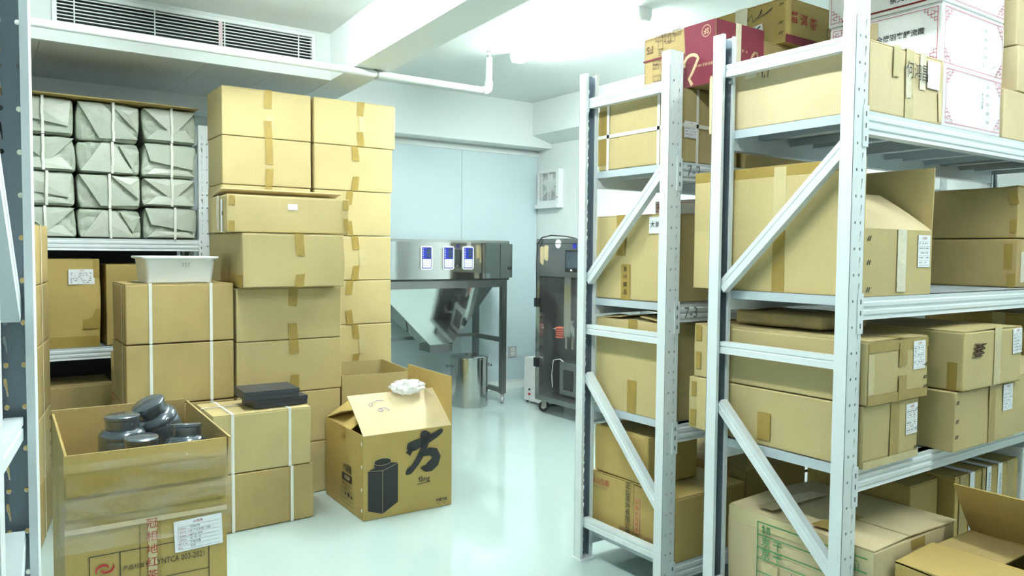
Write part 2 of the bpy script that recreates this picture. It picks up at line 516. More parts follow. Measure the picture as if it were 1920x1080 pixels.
    def strokes(self, face, paths, mat, name='handwriting', off=0.0036):
        """pen or brush strokes: paths of [(u, v, width)]"""
        O, U, V, N, L = self.fr[face]
        b = MB()
        for path in paths:
            vs_ = []
            for k, (u, v, wd) in enumerate(path):
                a, c = path[max(k - 1, 0)], path[min(k + 1, len(path) - 1)]
                d = Vector((c[0] - a[0], c[1] - a[1]))
                d = d.normalized() if d.length > 0 else Vector((1, 0))
                p = Vector((-d.y, d.x)) * wd / 2
                vs_ += [O + U * (u + p.x) + V * (v + p.y) + N * off, O + U * (u - p.x) + V * (v - p.y) + N * off]
            b.add(vs_, [[2 * k, 2 * k + 1, 2 * k + 3, 2 * k + 2] for k in range(len(path) - 1)])
        b.build(name, mat, self.root)
        return self
    def scribble(self, face, u, v, w_, h_, n=6, wd=0.002, mat='ink_black', seed=1):
        rnd = random.Random(seed)
        paths = []
        for k in range(n):
            cx = u + w_ * (k + .5) / n
            p = [(cx + rnd.uniform(-.5, .5) * w_ / n, v + rnd.uniform(0, h_), wd)]
            for j in range(rnd.randint(2, 4)):
                p.append((cx + rnd.uniform(-.6, .6) * w_ / n, v + rnd.uniform(0, h_), wd))
            paths.append(p)
        return self.strokes(face, paths, mat)
    def sheet(self, face, u, v, w_, h_, rot=0.0, rows=6, seed=0, title='入库表', full=False, red='ink_red'):
        """paper storage slip with printed rows"""
        O, U, V, N, L = self.fr[face]
        c = O + U * (u + w_ / 2) + V * (v + h_ / 2)
        a = radians(rot)
        U2 = U * cos(a) + V * sin(a); V2 = -U * sin(a) + V * cos(a)
        b = MB(); b.slab(c, U2, V2, N, -w_ / 2, w_ / 2, -h_ / 2, h_ / 2, 0.0025, 0.0031)
        s = b.build('label_sheet', 'paper', self.root)
        s['label'] = 'white paper slip with printed rows'
        rnd = random.Random(seed + self.s)
        lb, tb = MB(), MB()
        for k in range(rows + 1):
            vv = h_ * (0.30 - 0.74 * k / rows)
            lb.slab(c, U2, V2, N, -w_ * .44, w_ * .44, vv - .0003, vv + .0003, 0.0033, 0.0034)
            if k < rows and not full:
                x = -w_ * .42
                while x < w_ * .36:
                    ln = rnd.uniform(.04, .12) * w_
                    if rnd.random() < .7:
                        tb.slab(c, U2, V2, N, x, x + ln, vv - h_ * .075, vv - h_ * .04, 0.0033, 0.0034)
                    x += ln + rnd.uniform(.02, .1) * w_
        lb.build('printed_rows', 'ink_grey', s)
        if tb.v:
            tb.build('handwriting', 'ink_grey', s)
        add_text(s, c + V2 * h_ * .40, U2, V2, N, title, h_ * .10, red, 'lettering', 'CENTER', 0.0035)
        if full:
            for k, (tx, hand) in enumerate(full):
                vv = h_ * (0.30 - 0.74 * (k + .55) / rows)
                add_text(s, c - U2 * w_ * .43 + V2 * vv, U2, V2, N, tx, h_ * .062, red, 'lettering', 'LEFT', 0.0035)
                if hand:
                    add_text(s, c - U2 * w_ * .18 + V2 * (vv + h_ * .01), U2, V2, N, hand, h_ * .08, 'ink_grey', 'handwriting', 'LEFT', 0.0035)
        return self
    def flap(self, side, length, ang, mat=None, taper=0.0, th=0.004, inset=0.0, span=None, bend=0.0, name='flap', label=None):
        """hinged flap on a top edge; ang 0 = straight up, +90 = lying inwards"""
        O, U, V, N, L = self.fr[side]
        a = radians(ang)
        P = O + V * self.dz
        s0, s1 = span if span else (0, L)
        k = 6
        vs_, fs = [], []
        pos, ca = Vector((0, 0)), a
        row = []
        for i in range(k + 1):
            row.append((pos.copy(), ca))
            pos = pos + Vector((sin(ca), cos(ca))) * (length / k)
            ca += radians(bend) / k
        for i, (q, c_) in enumerate(row):
            tp = taper * i / k
            nn = Vector((cos(c_), -sin(c_)))     # inward-side normal
            for s in (s0 + tp, s1 - tp):
                base = P + U * s - N * q.x + V * q.y
                vs_.append(base)
                vs_.append(base - N * nn.x * th + V * nn.y * th)
        for i in range(k):
            o = 4 * i; n_ = 4 * (i + 1)
            fs += [[o, o + 2, n_ + 2, n_], [o + 1, n_ + 1, n_ + 3, o + 3], [o, n_, n_ + 1, o + 1], [o + 2, o + 3, n_ + 3, n_ + 2]]
        fs += [[0, 1, 3, 2], [4 * k, 4 * k + 2, 4 * k + 3, 4 * k + 1]]
        ob = mesh_obj(name, vs_, fs, mat or self.mat, self.root)
        if label:
            ob['label'] = label
        return ob
    def staples(self, face, u, vs_list, rot=55, mat='dark_metal', size=0.016):
        O, U, V, N, L = self.fr[face]
        a = radians(rot)
        for v in vs_list:
            b = MB()
            for k in (-1, 1):
                c = O + U * (u + k * 0.005) + V * v
                D = U * cos(a) + V * sin(a); E = -U * sin(a) + V * cos(a)
                b.slab(c, D, E, N, -size / 2, size / 2, -.001, .001, 0.002, 0.0035)
            b.build('staple', mat, self.root)
        return self

# ------------------------------------------------------------------ room shell
XL, XR, YN, YB = -2.2, 4.432, -2.2, 5.934
struct(MB().box(XL - .1, XR + .1, YN - .1, YB + .1, -0.1, 0).build('floor', 'floor_epoxy'))
struct(MB().box(XL - .1, XR + .1, YN - .1, YB + .1, CEIL, CEIL + .1).build('ceiling', 'ceiling_white'))
wb = struct(MB().box(XL - .1, XR + .1, YB + .004, YB + .1, 0, CEIL).build('wall_back', 'wall_white'))
struct(MB().box(XR, XR + .1, YN - .1, YB + .1, 0, CEIL).build('wall_right', 'wall_white'))
struct(MB().box(XL - .1, XL, YN - .1, YB + .1, 0, CEIL).build('wall_left', 'wall_white'))
struct(MB().box(XL - .1, XR + .1, YN - .1, YN, 0, CEIL).build('wall_front', 'wall_white'))
# pale blue sandwich panels that face the back wall, each panel with its own edges
for a, c in ((0.06, 1.25), (1.25, 2.45), (2.45, 3.585), (3.585, 4.425)):
    MB().box(a + .0015, c - .0015, YB - .008, YB + .004, 0.07, 2.19).build('panel', 'wall_blue', wb)
struct(MB().box(2.0, XR, YB - .02, YB, 2.185, 2.225).build('trim_1', 'wall_white'))
struct(MB().prism([(0, 0), (-.05, 0), (-.035, .02), (-.012, .055), (-.008, .075), (0, .075)], (XL, YB, 0), (XR, YB, 0), (0, 1, 0), (0, 0, 1)).build('baseboard_back', 'wall_white'))
struct(MB().box(XR - .02, XR, 2.6, YB, 0, .07).build('baseboard_right', 'wall_white'))
# concrete beams below the ceiling
struct(MB().box(XL, XR, 5.72, YB, 2.243, CEIL).build('trim_2', 'wall_white'))
struct(MB().prism([(4.212, 2.345), (XR, 2.285), (XR, CEIL), (4.212, CEIL)], (0, YN, 0), (0, 5.72, 0), (1, 0, 0), (0, 0, 1)).build('trim_3', 'wall_white'))
bx = lambda y: 1.837 + (y - 4.286) * 0.066
struct(MB().add([(bx(YN), YN, 2.35), (bx(YN) + .225, YN, 2.35), (bx(5.72) + .225, 5.72, 2.35), (bx(5.72), 5.72, 2.35),
                 (bx(YN), YN, CEIL), (bx(YN) + .225, YN, CEIL), (bx(5.72) + .225, 5.72, CEIL), (bx(5.72), 5.72, CEIL)],
                [[0, 3, 2, 1], [4, 5, 6, 7], [0, 1, 5, 4], [1, 2, 6, 5], [2, 3, 7, 6], [3, 0, 4, 7]]).build('trim_4', 'wall_white'))
# dropped soffit that hides the air handler; opening for the grille
SY, SZ = 4.69, 2.352
gx0, gx1, gz0, gz1 = 0.375, 1.745, 2.452, 2.60
sof = MB()
sof.box(XL, gx0, SY, SY + .03, SZ, CEIL).box(gx1, bx(SY) + .0, SY, SY + .03, SZ, CEIL)
sof.box(gx0, gx1, SY, SY + .03, SZ, gz0).box(gx0, gx1, SY, SY + .03, gz1, CEIL)
so = struct(sof.build('trim_5', 'ceiling_white'))
for a, c in ((XL, -.9), (-.9, .3), (.3, 1.12), (1.12, 1.52), (1.52, bx(5.2))):
    MB().box(a + .001, c - .001, SY + .03, 5.72, SZ, SZ + .012).build('panel', 'soffit_grey', so)
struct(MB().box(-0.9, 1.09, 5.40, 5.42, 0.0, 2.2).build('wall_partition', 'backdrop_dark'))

# air grille
g = thing('air_vent', 'long white louvred air vent set into the ceiling soffit', 'air vent', ((gx0 + gx1) / 2, SY, gz0))
gw, gh = (gx1 - gx0) / 2, gz1 - gz0
MB().box(-gw, gw, .05, .055, 0, gh).build('backing', 'dark_metal', g)
fb = MB(); e = .022
fb.box(-gw - e, gw + e, -.006, 0, -e, 0).box(-gw - e, gw + e, -.006, 0, gh, gh + .018).box(-gw - e, -gw, -.006, 0, 0, gh).box(gw, gw + e, -.006, 0, 0, gh)
fb.build('frame', 'white_plastic', g)
for k in range(8):
    z = gh * (k + .5) / 8
    M = Matrix.Translation((0, .008, z)) @ Matrix.Rotation(radians(14), 4, 'X')
    MB().box(-gw, gw, -.010, .010, -.0028, .0028, M).build('slat', 'white_plastic', g)
for x in (-gw + .08, -gw + .47, -gw + .845, gw - .085):
    MB().box(x - .003, x + .003, -.004, .004, 0, gh).build('mullion', 'white_plastic', g)
rb = MB().box(.125, .147, -.006, -.0045, .01, gh).build('ribbon', 'ribbon_pink', g)
rb['label'] = 'thin pinkish ribbon on the slats'

# sprinkler pipe
pp = thing('sprinkler_pipe', 'white sprinkler pipe under the ceiling with a bend up to the sprinkler head', 'pipe', (1.5, 4.252, 2.326))
MB().cyl((-3.6, 0, 0), (1.255, 0, 0), .0205, n=20).build('pipe', 'white_plastic', pp, True, 40)
MB().tube([(1.225, 0, 0), (1.255, 0, .003), (1.268, 0, .014), (1.272, 0, .03), (1.272, 0, .06)], .026, 16).build('elbow', 'white_plastic', pp, True, 40)
MB().cyl((1.272, 0, .05), (1.272, 0, .215), .0205, n=20).build('riser', 'white_plastic', pp, True, 40)
sh = MB().cyl((1.272, 0, .215), (1.272, 0, .232), .011, n=12).cyl((1.272, 0, .232), (1.272, 0, .252), .003, n=8)
sh.box(1.262, 1.265, -.003, .003, .23, .254).box(1.279, 1.282, -.003, .003, .23, .254).cyl((1.272, 0, .254), (1.272, 0, .257), .016, n=12)
sh.build('sprinkler_head', 'stainless_dull', pp)
cl = MB().box(.475, .485, -.022, .022, -.024, .024)
cl.box(.46, .50, -.02, .02, .021, .03).build('pipe_clamp', 'stainless_dull', pp)

# cable trunking on the back wall
t = thing('cable_trunking', 'white vertical cable trunking on the wall above the boxes', 'trunking', (2.40, YB - .03, 1.2))
MB().box(-.03, .03, -.012, .02, 0, 1.04).build('duct', 'white_plastic', t)
MB().box(-.024, .024, -.016, -.012, 0, 1.04).build('cover', 'white_plastic', t)

# fluorescent battens
def batten(x, y0, y1, label, twin=False):
    o = thing('fluorescent_light', label, 'light', (x, (y0 + y1) / 2, CEIL), 0, 'fluorescent battens on the ceiling')
    hl = (y1 - y0) / 2
    MB().prism([(-.048, 0), (.048, 0), (.04, -.026), (-.04, -.026)], (0, -hl, 0), (0, hl, 0), (1, 0, 0), (0, 0, 1)).build('housing', 'white_plastic', o)
    for s in (-1, 1):
        MB().prism([(-.05, 0), (.05, 0), (.05, -.035), (.036, -.066), (-.036, -.066), (-.05, -.035)], (0, s * hl, 0), (0, s * (hl + .025), 0), (1, 0, 0), (0, 0, 1)).build('end_cap', 'white_plastic', o)
    for dx in ((-.03, .03) if twin else (0,)):
        MB().cyl((dx, -hl, -.045), (dx, hl, -.045), .0165, n=10).build('tube', 'tube_light', o, True, 40)
for (x, y0, y1), lb in zip(TUBES, ('lit fluorescent tube on the ceiling above the far rack and stainless machines',
                                   'lit fluorescent tube on the ceiling in front of the air vent',
                                   'lit fluorescent tube on the ceiling above the aisle behind the viewer',
                                   'lit fluorescent tube on the ceiling beside the near rack behind the viewer')):
    batten(x, y0, y1, lb, twin=y0 > 3)

# wall fan
f = thing('exhaust_fan', 'square white exhaust fan on the wall beside the corner', 'fan', (XR, 5.705, 1.885))
hb = .16
b = MB()
b.box(-.05, 0, -hb, hb, -hb, -.125).box(-.05, 0, -hb, hb, .135, hb).box(-.05, 0, -hb, -.12, -.125, .135).box(-.05, 0, .13, hb, -.125, .135)
b.build('housing', 'white_plastic', f)
MB().cyl((-.008, .0, .005), (0, .0, .005), .13, n=32).build('well', 'grey_plastic', f, True, 40)
MB().box(-.004, 0, -.12, .13, -.125, .135).build('backing', 'grey_plastic', f)
MB().lathe([(.05, 0), (.05, .02), (.03, .03)], Matrix.Translation((-.012, 0, .005)) @ Matrix.Rotation(radians(-90), 4, 'Y'), 20).build('hub', 'white_plastic', f, True, 40)
for k in range(6):
    M = Matrix.Translation((-.018, 0, .005)) @ Matrix.Rotation(k * pi / 3, 4, 'X') @ Matrix.Rotation(radians(25), 4, 'Z')
    MB().box(-.0015, .0015, -.028, .028, .04, .12, M).build('blade', 'white_plastic', f)
for k in range(20):
    z = -.118 + .247 * k / 19
    MB().box(-.05, -.047, -.12, .13, z - .0016, z + .0016).build('grille_bar', 'white_plastic', f)
for y in (-.005, .09):
    MB().box(-.052, -.0475, y - .003, y + .003, -.125, .135).build('grille_bar', 'white_plastic', f)
MB().box(-.075, .0, -hb - .01, hb + .012, -hb - .035, -hb).build('drip_tray', 'white_plastic', f)
MB().cyl((-.052, -.14, -.10), (-.05, -.14, -.10), .006, n=10).build('screw', 'dark_metal', f)

# wall socket
s = thing('wall_socket', 'grey double wall socket low on the blue wall', 'socket', (4.15, YB - .014, .29))
MB().prism([(-.045, 0), (.045, 0), (.045, .1), (-.045, .1)], (0, -.004, 0), (0, .006, 0), (1, 0, 0), (0, 0, 1)).build('plate', 'grey_plastic', s)
for z in (.03, .07):
    MB().box(-.018, .018, -.006, -.004, z - .014, z + .014).build('outlet', 'white_plastic', s)
    MB().box(-.008, -.004, -.0068, -.006, z - .005, z + .006).box(.004, .008, -.0068, -.006, z - .005, z + .006).build('slot', 'ink_grey', s)

# ------------------------------------------------------------------ steel racks
PW, PD, PITCH_H = 0.066, 0.042, 0.075
def ngon(cx, cz, rx, rz, n=8, ph=0.0):
    return [Vector((cx + rx * cos(2 * pi * i / n + ph), cz + rz * sin(2 * pi * i / n + ph), 0)) for i in range(n)]
def upright_mesh(H):
    """channel upright: perforated web on y = 0, open towards +y"""
    b = MB()
    n = int(H / PITCH_H)
    gourd = lambda cx, cz: [Vector(p + (0,)) for p in ((cx - .0025, cz - .017), (cx - .0005, cz - .016), (cx + .001, cz - .004), (cx + .004, cz + .004), (cx + .0045, cz + .013), (cx + .002, cz + .016), (cx - .0005, cz + .012), (cx - .0015, cz + .003), (cx - .002, cz - .006))]
    th = .002
    outer = [Vector((0, 0, 0)), Vector((PW, 0, 0)), Vector((PW, PITCH_H, 0)), Vector((0, PITCH_H, 0))]
    holes = [ngon(.020, .018, .0042, .0050), ngon(.047, .018, .0042, .0050), gourd(.047, .055)]
    loops = [outer] + holes
    flat = [p for l in loops for p in l]
    tri = tessellate_polygon(loops)
    for k in range(n):
        z0 = k * PITCH_H
        b.add([(p.x, 0, p.y + z0) for p in flat], [list(t) for t in tri])
        b.add([(p.x, th, p.y + z0) for p in flat], [list(t)[::-1] for t in tri])
        for h in holes:
            m_ = len(h)
            b.add([(p.x, 0, p.y + z0) for p in h] + [(p.x, th, p.y + z0) for p in h], [[i, (i + 1) % m_, m_ + (i + 1) % m_, m_ + i] for i in range(m_)])
    if n * PITCH_H < H - .001:
        b.box(0, PW, 0, th, n * PITCH_H, H)
    # flanges and lips
    nin = len(b.f)
    b.box(th, th + .0004, th, PD - th, 0.001, H - .001).box(PW - th - .0004, PW - th, th, PD - th, 0.001, H - .001)
    nin2 = len(b.f)
    b.box(0, th, th, PD, 0, H).box(PW - th, PW, th, PD, 0, H)
    b.box(th, .013, PD - th, PD, 0, H).box(PW - .013, PW - th, PD - th, PD, 0, H)
    b.box(.0115, .013, PD - .008, PD - th, 0, H).box(PW - .013, PW - .0115, PD - .008, PD - th, 0, H)
    me = bpy.data.meshes.new('upright')
    me.from_pydata([tuple(v) for v in b.v], [], b.f)
    me.materials.append(MATS['steel_paint'])
    me.materials.append(MATS['galvanised'])
    for i, p in enumerate(me.polygons):
        if nin <= i < nin2 or all(abs(me.vertices[v].co.y - th) < 1e-5 for v in p.vertices):
            p.material_index = 1
    me.update()
    return me
UPR = {}
BAR_PROF = [(-.014, -.02), (.014, -.02), (.014, .02), (-.014, .02), (-.014, .006), (-.0115, .004), (-.0115, .001), (-.014, -.001)]
BEAM_PROF = [(.0, 0), (.002, -.012), (-.002, -.016), (-.002, -.026), (.003, -.030), (.003, -.036), (-.002, -.040), (-.002, -.050), (.003, -.054), (.0, -.066), (.036, -.066), (.036, -.0)]
def rack(label, x0, y0, L, D, levels, yaw=0.0, H=2.0, deck=True, back_levels=None, mark=None, name='steel_rack', panel_n=6):
    r = thing(name, label, 'rack', (x0, y0, 0), radians(yaw), 'steel storage racks')
    if H not in UPR:
        UPR[H] = upright_mesh(H)
    for xf in (0, L):
        # uprights; the end frame at xf = 0 has its face towards -x
        for yb in (0, 1):
            o = link(bpy.data.objects.new('upright', UPR[H]), r)
            mir = -1 if xf else 1
            o.scale = (mir, -1 if yb else 1, 1)
            o.location = (xf, D if yb else 0, 0.004)
            ft = MB()
            s = -1 if xf else 1
            y = D if yb else 0
            ys = -1 if yb else 1
            ft.box(min(xf - s * .006, xf + s * (PW + .004)), max(xf - s * .006, xf + s * (PW + .004)), min(y - ys * .006, y + ys * (PD + .012)), max(y - ys * .006, y + ys * (PD + .012)), 0, .004)
            ft.build('foot_plate', 'steel_paint', r)
        c = xf + (PW / 2 if xf == 0 else -PW / 2)
        ya, yc = PD - .006, D - PD + .006
        for z in (1.885, 0.965, 0.158):
            if z < H:
                MB().prism(BAR_PROF, (c, ya, z), (c, yc, z), (1 if xf == 0 else -1, 0, 0), (0, 0, 1)).build('crossbar', 'steel_paint', r)
        for za, zc in ((1.60, 1.165), (.33, .775)):
            A, Bp = Vector((c, ya, za)), Vector((c, yc, zc))
            d = (Bp - A).normalized()
            V = Vector((1, 0, 0)).cross(d) * -1
            if V.z < 0: V = -V
            MB().prism(BAR_PROF, A, Bp, (1 if xf == 0 else -1, 0, 0), V).build('brace', 'steel_paint', r)
    for z in levels:
        for yb in (0, 1):
            yy = D if yb else 0
            ys = -1 if yb else 1
            bm_ = MB().prism(BEAM_PROF, (PW - .001, yy + ys * .003, z), (L - PW + .001, yy + ys * .003, z), (0, ys, 0), (0, 0, 1)).build('beam', 'steel_paint', r)
            for xe, s in ((PW, 1), (L - PW, -1)):
                br = MB()
                xa, xb = sorted((xe - s * .024, xe + s * .003))
                br.box(xa, xb, min(yy - ys * .0035, yy - ys * .0008), max(yy - ys * .0035, yy - ys * .0008), z - .105, z + .012)
                xa, xb = sorted((xe + s * .0005, xe + s * .003))
                br.box(xa, xb, min(yy - ys * .003, yy + ys * .036), max(yy - ys * .003, yy + ys * .036), z - .09, z + .0)
                br.build('bracket', 'steel_paint', bm_)
                for zz in (-.012, -.045, -.082):
                    MB().box(xe - s * .011 - .003, xe - s * .011 + .003, min(yy - ys * .0042, yy - ys * .0030), max(yy - ys * .0042, yy - ys * .0030), z + zz - .007, z + zz + .007).build('hook_slot', 'ink_grey', bm_)
        if deck:
            n = panel_n
            for k in range(n):
                a = PW + (L - 2 * PW) * k / n + .001
                c = PW + (L - 2 * PW) * (k + 1) / n - .001
                d_ = MB().box(a, c, .010, D - .010, z - .0015, z)
                d_.box(a, a + .0015, .04, D - .04, z - .028, z - .0015).box(c - .0015, c, .04, D - .04, z - .028, z - .0015)
                mid = (a + c) / 2
                d_.box(mid - .02, mid + .02, .04, D - .04, z - .022, z - .0015)
                d_.build('deck_panel', 'steel_deck', r)
    return r
NR_L = [1.694, 1.157, 0.65, 0.125]
FR_L = [1.612, 1.093, 0.648, 0.125]
LB_L = [1.333, 0.735, 0.125]
near_rack = rack('near white steel rack whose end frame and corner post stand at the right front', 2.035, 1.24, 2.005, 0.512, NR_L)
far_rack = rack('white steel rack behind the gap, holding the strapped box and the red carton', 2.04, 1.949, 2.0, 0.50, FR_L)
back_rack = rack('white steel rack against the dark partition, loaded with olive wrapped bundles', -0.86, 4.78, 2.015, 0.50, LB_L)
# foreground frame at the left edge, turned a little
lyaw = radians(-8.8)
left_rack = rack('white steel rack end at the left edge of the view', 0, 0, 1.2, 0.45, [1.75, 1.2, 0.65, 0.125], 0, panel_n=4)
left_rack.rotation_euler = (0, 0, lyaw)
# its +x end frame stands at local x = 1.2
off = Matrix.Rotation(lyaw, 3, 'Z') @ Vector((1.2, 0, 0))
left_rack.location = (0.020 - off.x, 1.165 - off.y, 0)
# marker numbers written on two beams of the far rack
for z, tx in ((1.612, '7-2'), (1.093, '7-3')):
    add_text(far_rack, (.125, -.003, z - .033), (1, 0, 0), (0, 0, 1), (0, -1, 0), tx, .058, 'ink_grey', 'handwriting', 'CENTER', .004)

# ------------------------------------------------------------------ machines at the back
def caster(parent, x, y, ztop, r=.028, mat='rubber', yaw=0.0, name='caster'):
    M = Matrix.Translation((x, y, 0)) @ Matrix.Rotation(yaw, 4, 'Z')
    b = MB()
    b.cyl(M @ Vector((0, 0, ztop)), M @ Vector((0, 0, ztop - .012)), .016, n=12)
    for s in (-1, 1):
        b.box(.0 - .014, .026, s * .014 - .0015, s * .014 + .0015, r * .8, ztop - .01, M)
    c = b.build(name, 'stainless_dull', parent)
    MB().cyl(M @ Vector((.012, -.011, r)), M @ Vector((.012, .011, r)), r, n=18).build('wheel', mat, c, True, 40)
    MB().cyl(M @ Vector((.012, -.0135, r)), M @ Vector((.012, .0135, r)), r * .45, n=12).build('wheel_hub', 'stainless', c, True, 40)

wm = thing('weighing_machine', 'wide stainless weighing machine with three blue keypads and a hopper', 'machine', (3.03, 5.30, 0))
bb = MB().box(-.645, .645, 0, .5, 1.06, 1.35)
bb.build('body', 'stainless_mirror', wm)
MB().box(.645, .672, -.004, .5, 1.065, 1.345).build('end_plate', 'stainless', wm)
MB().box(-.645, .645, .004, .5, 1.35, 1.372).build('top_rail', 'stainless', wm)
MB().box(.55, .556, -.002, .002, 1.065, 1.345).build('seam', 'dark_metal', wm)
lt = MB().box(.635, .66, -.012, 0, 1.135, 1.15).box(.645, .651, -.016, -.012, 1.125, 1.16)
lt.build('latch', 'dark_metal', wm)
MB().box(-.645, .645, .004, .02, 1.045, 1.06).build('shadow_gap', 'dark_metal', wm)
for y in (.012, .44):
    MB().box(-.63, .63, y, y + .045, .985, 1.045).build('top_beam', 'stainless_dull', wm)
for x in (-.63, .585):
    MB().box(x, x + .045, .057, .44, .985, 1.045).build('top_beam', 'stainless_dull', wm)
    for y in (.012, .44):
        MB().box(x, x + .045, y, y + .045, .085, .985).build('leg', 'stainless_dull', wm)
        caster(wm, x + .0225, y + .0225, .085, .03, 'grey_plastic', yaw=.9 if y < .2 else .2)
    MB().box(x + .008, x + .038, .057, .44, .52, .56).build('side_bar', 'stainless_dull', wm)
    MB().box(x + .008, x + .038, .057, .44, .09, .13).build('side_bar', 'stainless_dull', wm)
MB().box(-.585, .585, .45, .475, .535, .56).build('side_bar', 'stainless_dull', wm)
hv = [(-.55, .06, 1.0), (.53, .06, 1.0), (.53, .44, 1.0), (-.55, .44, 1.0), (-.02, .16, .52), (.19, .16, .52), (.19, .34, .52), (-.02, .34, .52), (-.02, .16, .46), (.19, .16, .46), (.19, .34, .46), (-.02, .34, .46)]
MB().add(hv[:8], [[0, 1, 5, 4], [1, 2, 6, 5], [2, 3, 7, 6], [3, 0, 4, 7]]).build('hopper', 'stainless_mirror', wm)
MB().add(hv[4:], [[0, 1, 5, 4], [1, 2, 6, 5], [2, 3, 7, 6], [3, 0, 4, 7]]).build('spout', 'stainless_dull', wm)
for k, x in enumerate((-.145, .052, .236)):
    kp = MB().prism([(-.052, .012), (-.04, 0), (.04, 0), (.052, .012), (.052, .173), (.04, .185), (-.04, .185), (-.052, .173)], (x, -.001, 1.135), (x, -.009, 1.135), (1, 0, 0), (0, 0, 1)).build('keypad', 'white_plastic', wm)
    MB().box(x - .042, x + .042, -.0105, -.009, 1.145, 1.31).build('keypad_face', 'panel_blue', kp)
    MB().box(x - .037, x + .037, -.0112, -.0105, 1.152, 1.218).build('keypad_buttons', 'white_plastic', kp)
    d = MB()
    for j in range(3):
        d.box(x + .0, x + .034, -.0115, -.0105, 1.232 + j * .025, 1.25 + j * .025)
    d.build('display', 'screen', kp)
    d = MB()
    for j in range(6):
        d.box(x - .037, x - .028, -.0115, -.0105, 1.228 + j * .0135, 1.233 + j * .0135)
    d.build('indicator', 'paper', kp)
    d = MB()
    for j in range(3):
        for i in range(3):
            d.box(x - .03 + i * .024, x - .018 + i * .024, -.0118, -.0112, 1.165 + j * .018, 1.172 + j * .018)
    d.build('button', 'grey_plastic', kp)

can = thing('steel_drum', 'tall stainless drum with lid standing under the hopper', 'drum', (3.365, 5.43, 0))
R_ = .158
MB().lathe([(R_ - .004, 0), (R_, .004), (R_, .395), (R_ + .004, .398), (R_ + .004, .406)], None, 48).build('body', 'stainless', can, True, 35)
MB().lathe([(R_ + .006, .406), (R_ + .006, .412), (R_ - .01, .418), (.09, .424), (.055, .421), (.045, .423)], None, 48).build('lid', 'stainless', can, True, 35)
MB().cyl((0, 0, .423), (0, 0, .432), .028, n=20).build('lid_knob', 'stainless_dull', can, True, 40)
for a in (radians(-15), radians(165)):
    M = Matrix.Rotation(a, 4, 'Z')
    MB().tube([M @ Vector(p) for p in ((R_, -.035, .33), (R_ + .028, -.035, .338), (R_ + .034, -.02, .325), (R_ + .034, .02, .325), (R_ + .028, .035, .338), (R_, .035, .33))], .005, 8).build('handle', 'stainless_dull', can, True)

fm = thing('packing_machine', 'upright stainless packing machine with glass door and touch screen behind the far rack', 'machine', (3.68, 4.93, 0))
# local: x into the machine, y negative towards the viewer's right
W_, DP = .62, .55
MB().box(0, DP, -W_, 0, 1.09, 1.385).build('head', 'stainless_dull', fm)
MB().box(-.006, 0, -W_, 0, 1.345, 1.349).build('seam', 'dark_metal', fm)
MB().box(.0, .045, -.05, 0, .14, 1.09).build('post', 'stainless', fm)
MB().box(.0, .045, -W_, -W_ + .05, .14, 1.09).build('post', 'stainless', fm)
MB().box(DP - .02, DP, -W_, 0, .14, 1.09).build('back_panel', 'stainless_dull', fm)
MB().box(.045, DP - .02, -.012, 0, .14, 1.09).build('side_panel', 'stainless_dull', fm)
MB().box(.045, DP - .02, -W_, -W_ + .012, .14, 1.09).build('side_panel', 'stainless_dull', fm)
MB().box(0, DP, -W_, 0, .10, .14).build('base', 'stainless_dull', fm)
for x in (.06, DP - .08):
    for y in (-.06, -W_ + .06):
        caster(fm, x, y, .10, .042, 'rubber', yaw=2.2)
# parts behind the glass
MB().box(.09, .13, -.33, -.25, .62, 1.09).build('chute', 'stainless', fm)
MB().lathe([(.03, 0), (.12, .16), (.12, .2)], Matrix.Translation((.25, -.42, .55)), 24).build('funnel', 'stainless', fm, True, 40)
MB().cyl((.14, -.22, .52), (.14, -.22, .75), .012, n=12).build('guide_rod', 'stainless', fm, True, 40)
MB().cyl((.14, -.30, .52), (.14, -.30, .75), .012, n=12).build('guide_rod', 'stainless', fm, True, 40)
rb = MB()
for k in range(5):
    rb.lathe([(.03, k * .018), (.045, k * .018 + .009), (.03, k * .018 + .018)], Matrix.Translation((.12, -.17, .60)), 18)
rb.build('bellows', 'red_plastic', fm, True, 30)
MB().tube([(.1, -.10, .67), (.1, -.14, .67), (.11, -.17, .66)], .007, 8).build('air_fitting', 'stainless', fm)
MB().box(.10, .30, -.40, -.19, .16, .42).build('sealing_unit', 'stainless_dull', fm)
MB().box(.096, .10, -.36, -.24, .20, .36).build('sealing_window', 'dark_metal', fm)
MB().box(.14, .34, -.56, -.41, .16, .36).build('gear_box', 'dark_metal', fm)
MB().box(.17, .30, -.55, -.44, .36, .46).build('motor', 'stainless_dull', fm)
MB().cyl((.12, -.5, .36), (.3, -.5, .44), .03, n=14).build('cylinder', 'dark_metal', fm, True, 40)
MB().tube([(.1, -.24, .42), (.09, -.2, .44), (.09, -.12, .42), (.1, -.09, .3), (.1, -.1, .2)], .003, 6).build('hose', 'white_plastic', fm)
MB().tube([(.1, -.42, .3), (.08, -.48, .26), (.09, -.55, .3)], .003, 6).build('hose', 'white_plastic', fm)
MB().tube([(.15, -.34, .7), (.12, -.4, .74), (.11, -.47, .6), (.14, -.52, .5)], .014, 8).build('film_roll_arm', 'stainless', fm, True)
MB().box(.0, .004, -W_ + .05, -.05, .14, 1.085).build('glass_door', 'glass', fm)
for z in (.40, .88):
    MB().box(-.014, .0, -.052, .006, z - .035, z + .035).build('hinge', 'black_plastic', fm)
MB().cyl((-.03, -.085, .79), (0, -.085, .79), .016, n=14).build('door_knob', 'stainless', fm, True, 40)
b = MB().box(-.016, 0, -.545, -.385, 1.132, 1.296).build('touch_screen', 'black_plastic', fm)
MB().box(-.018, -.016, -.53, -.40, 1.16, 1.282).build('display', 'screen', b)
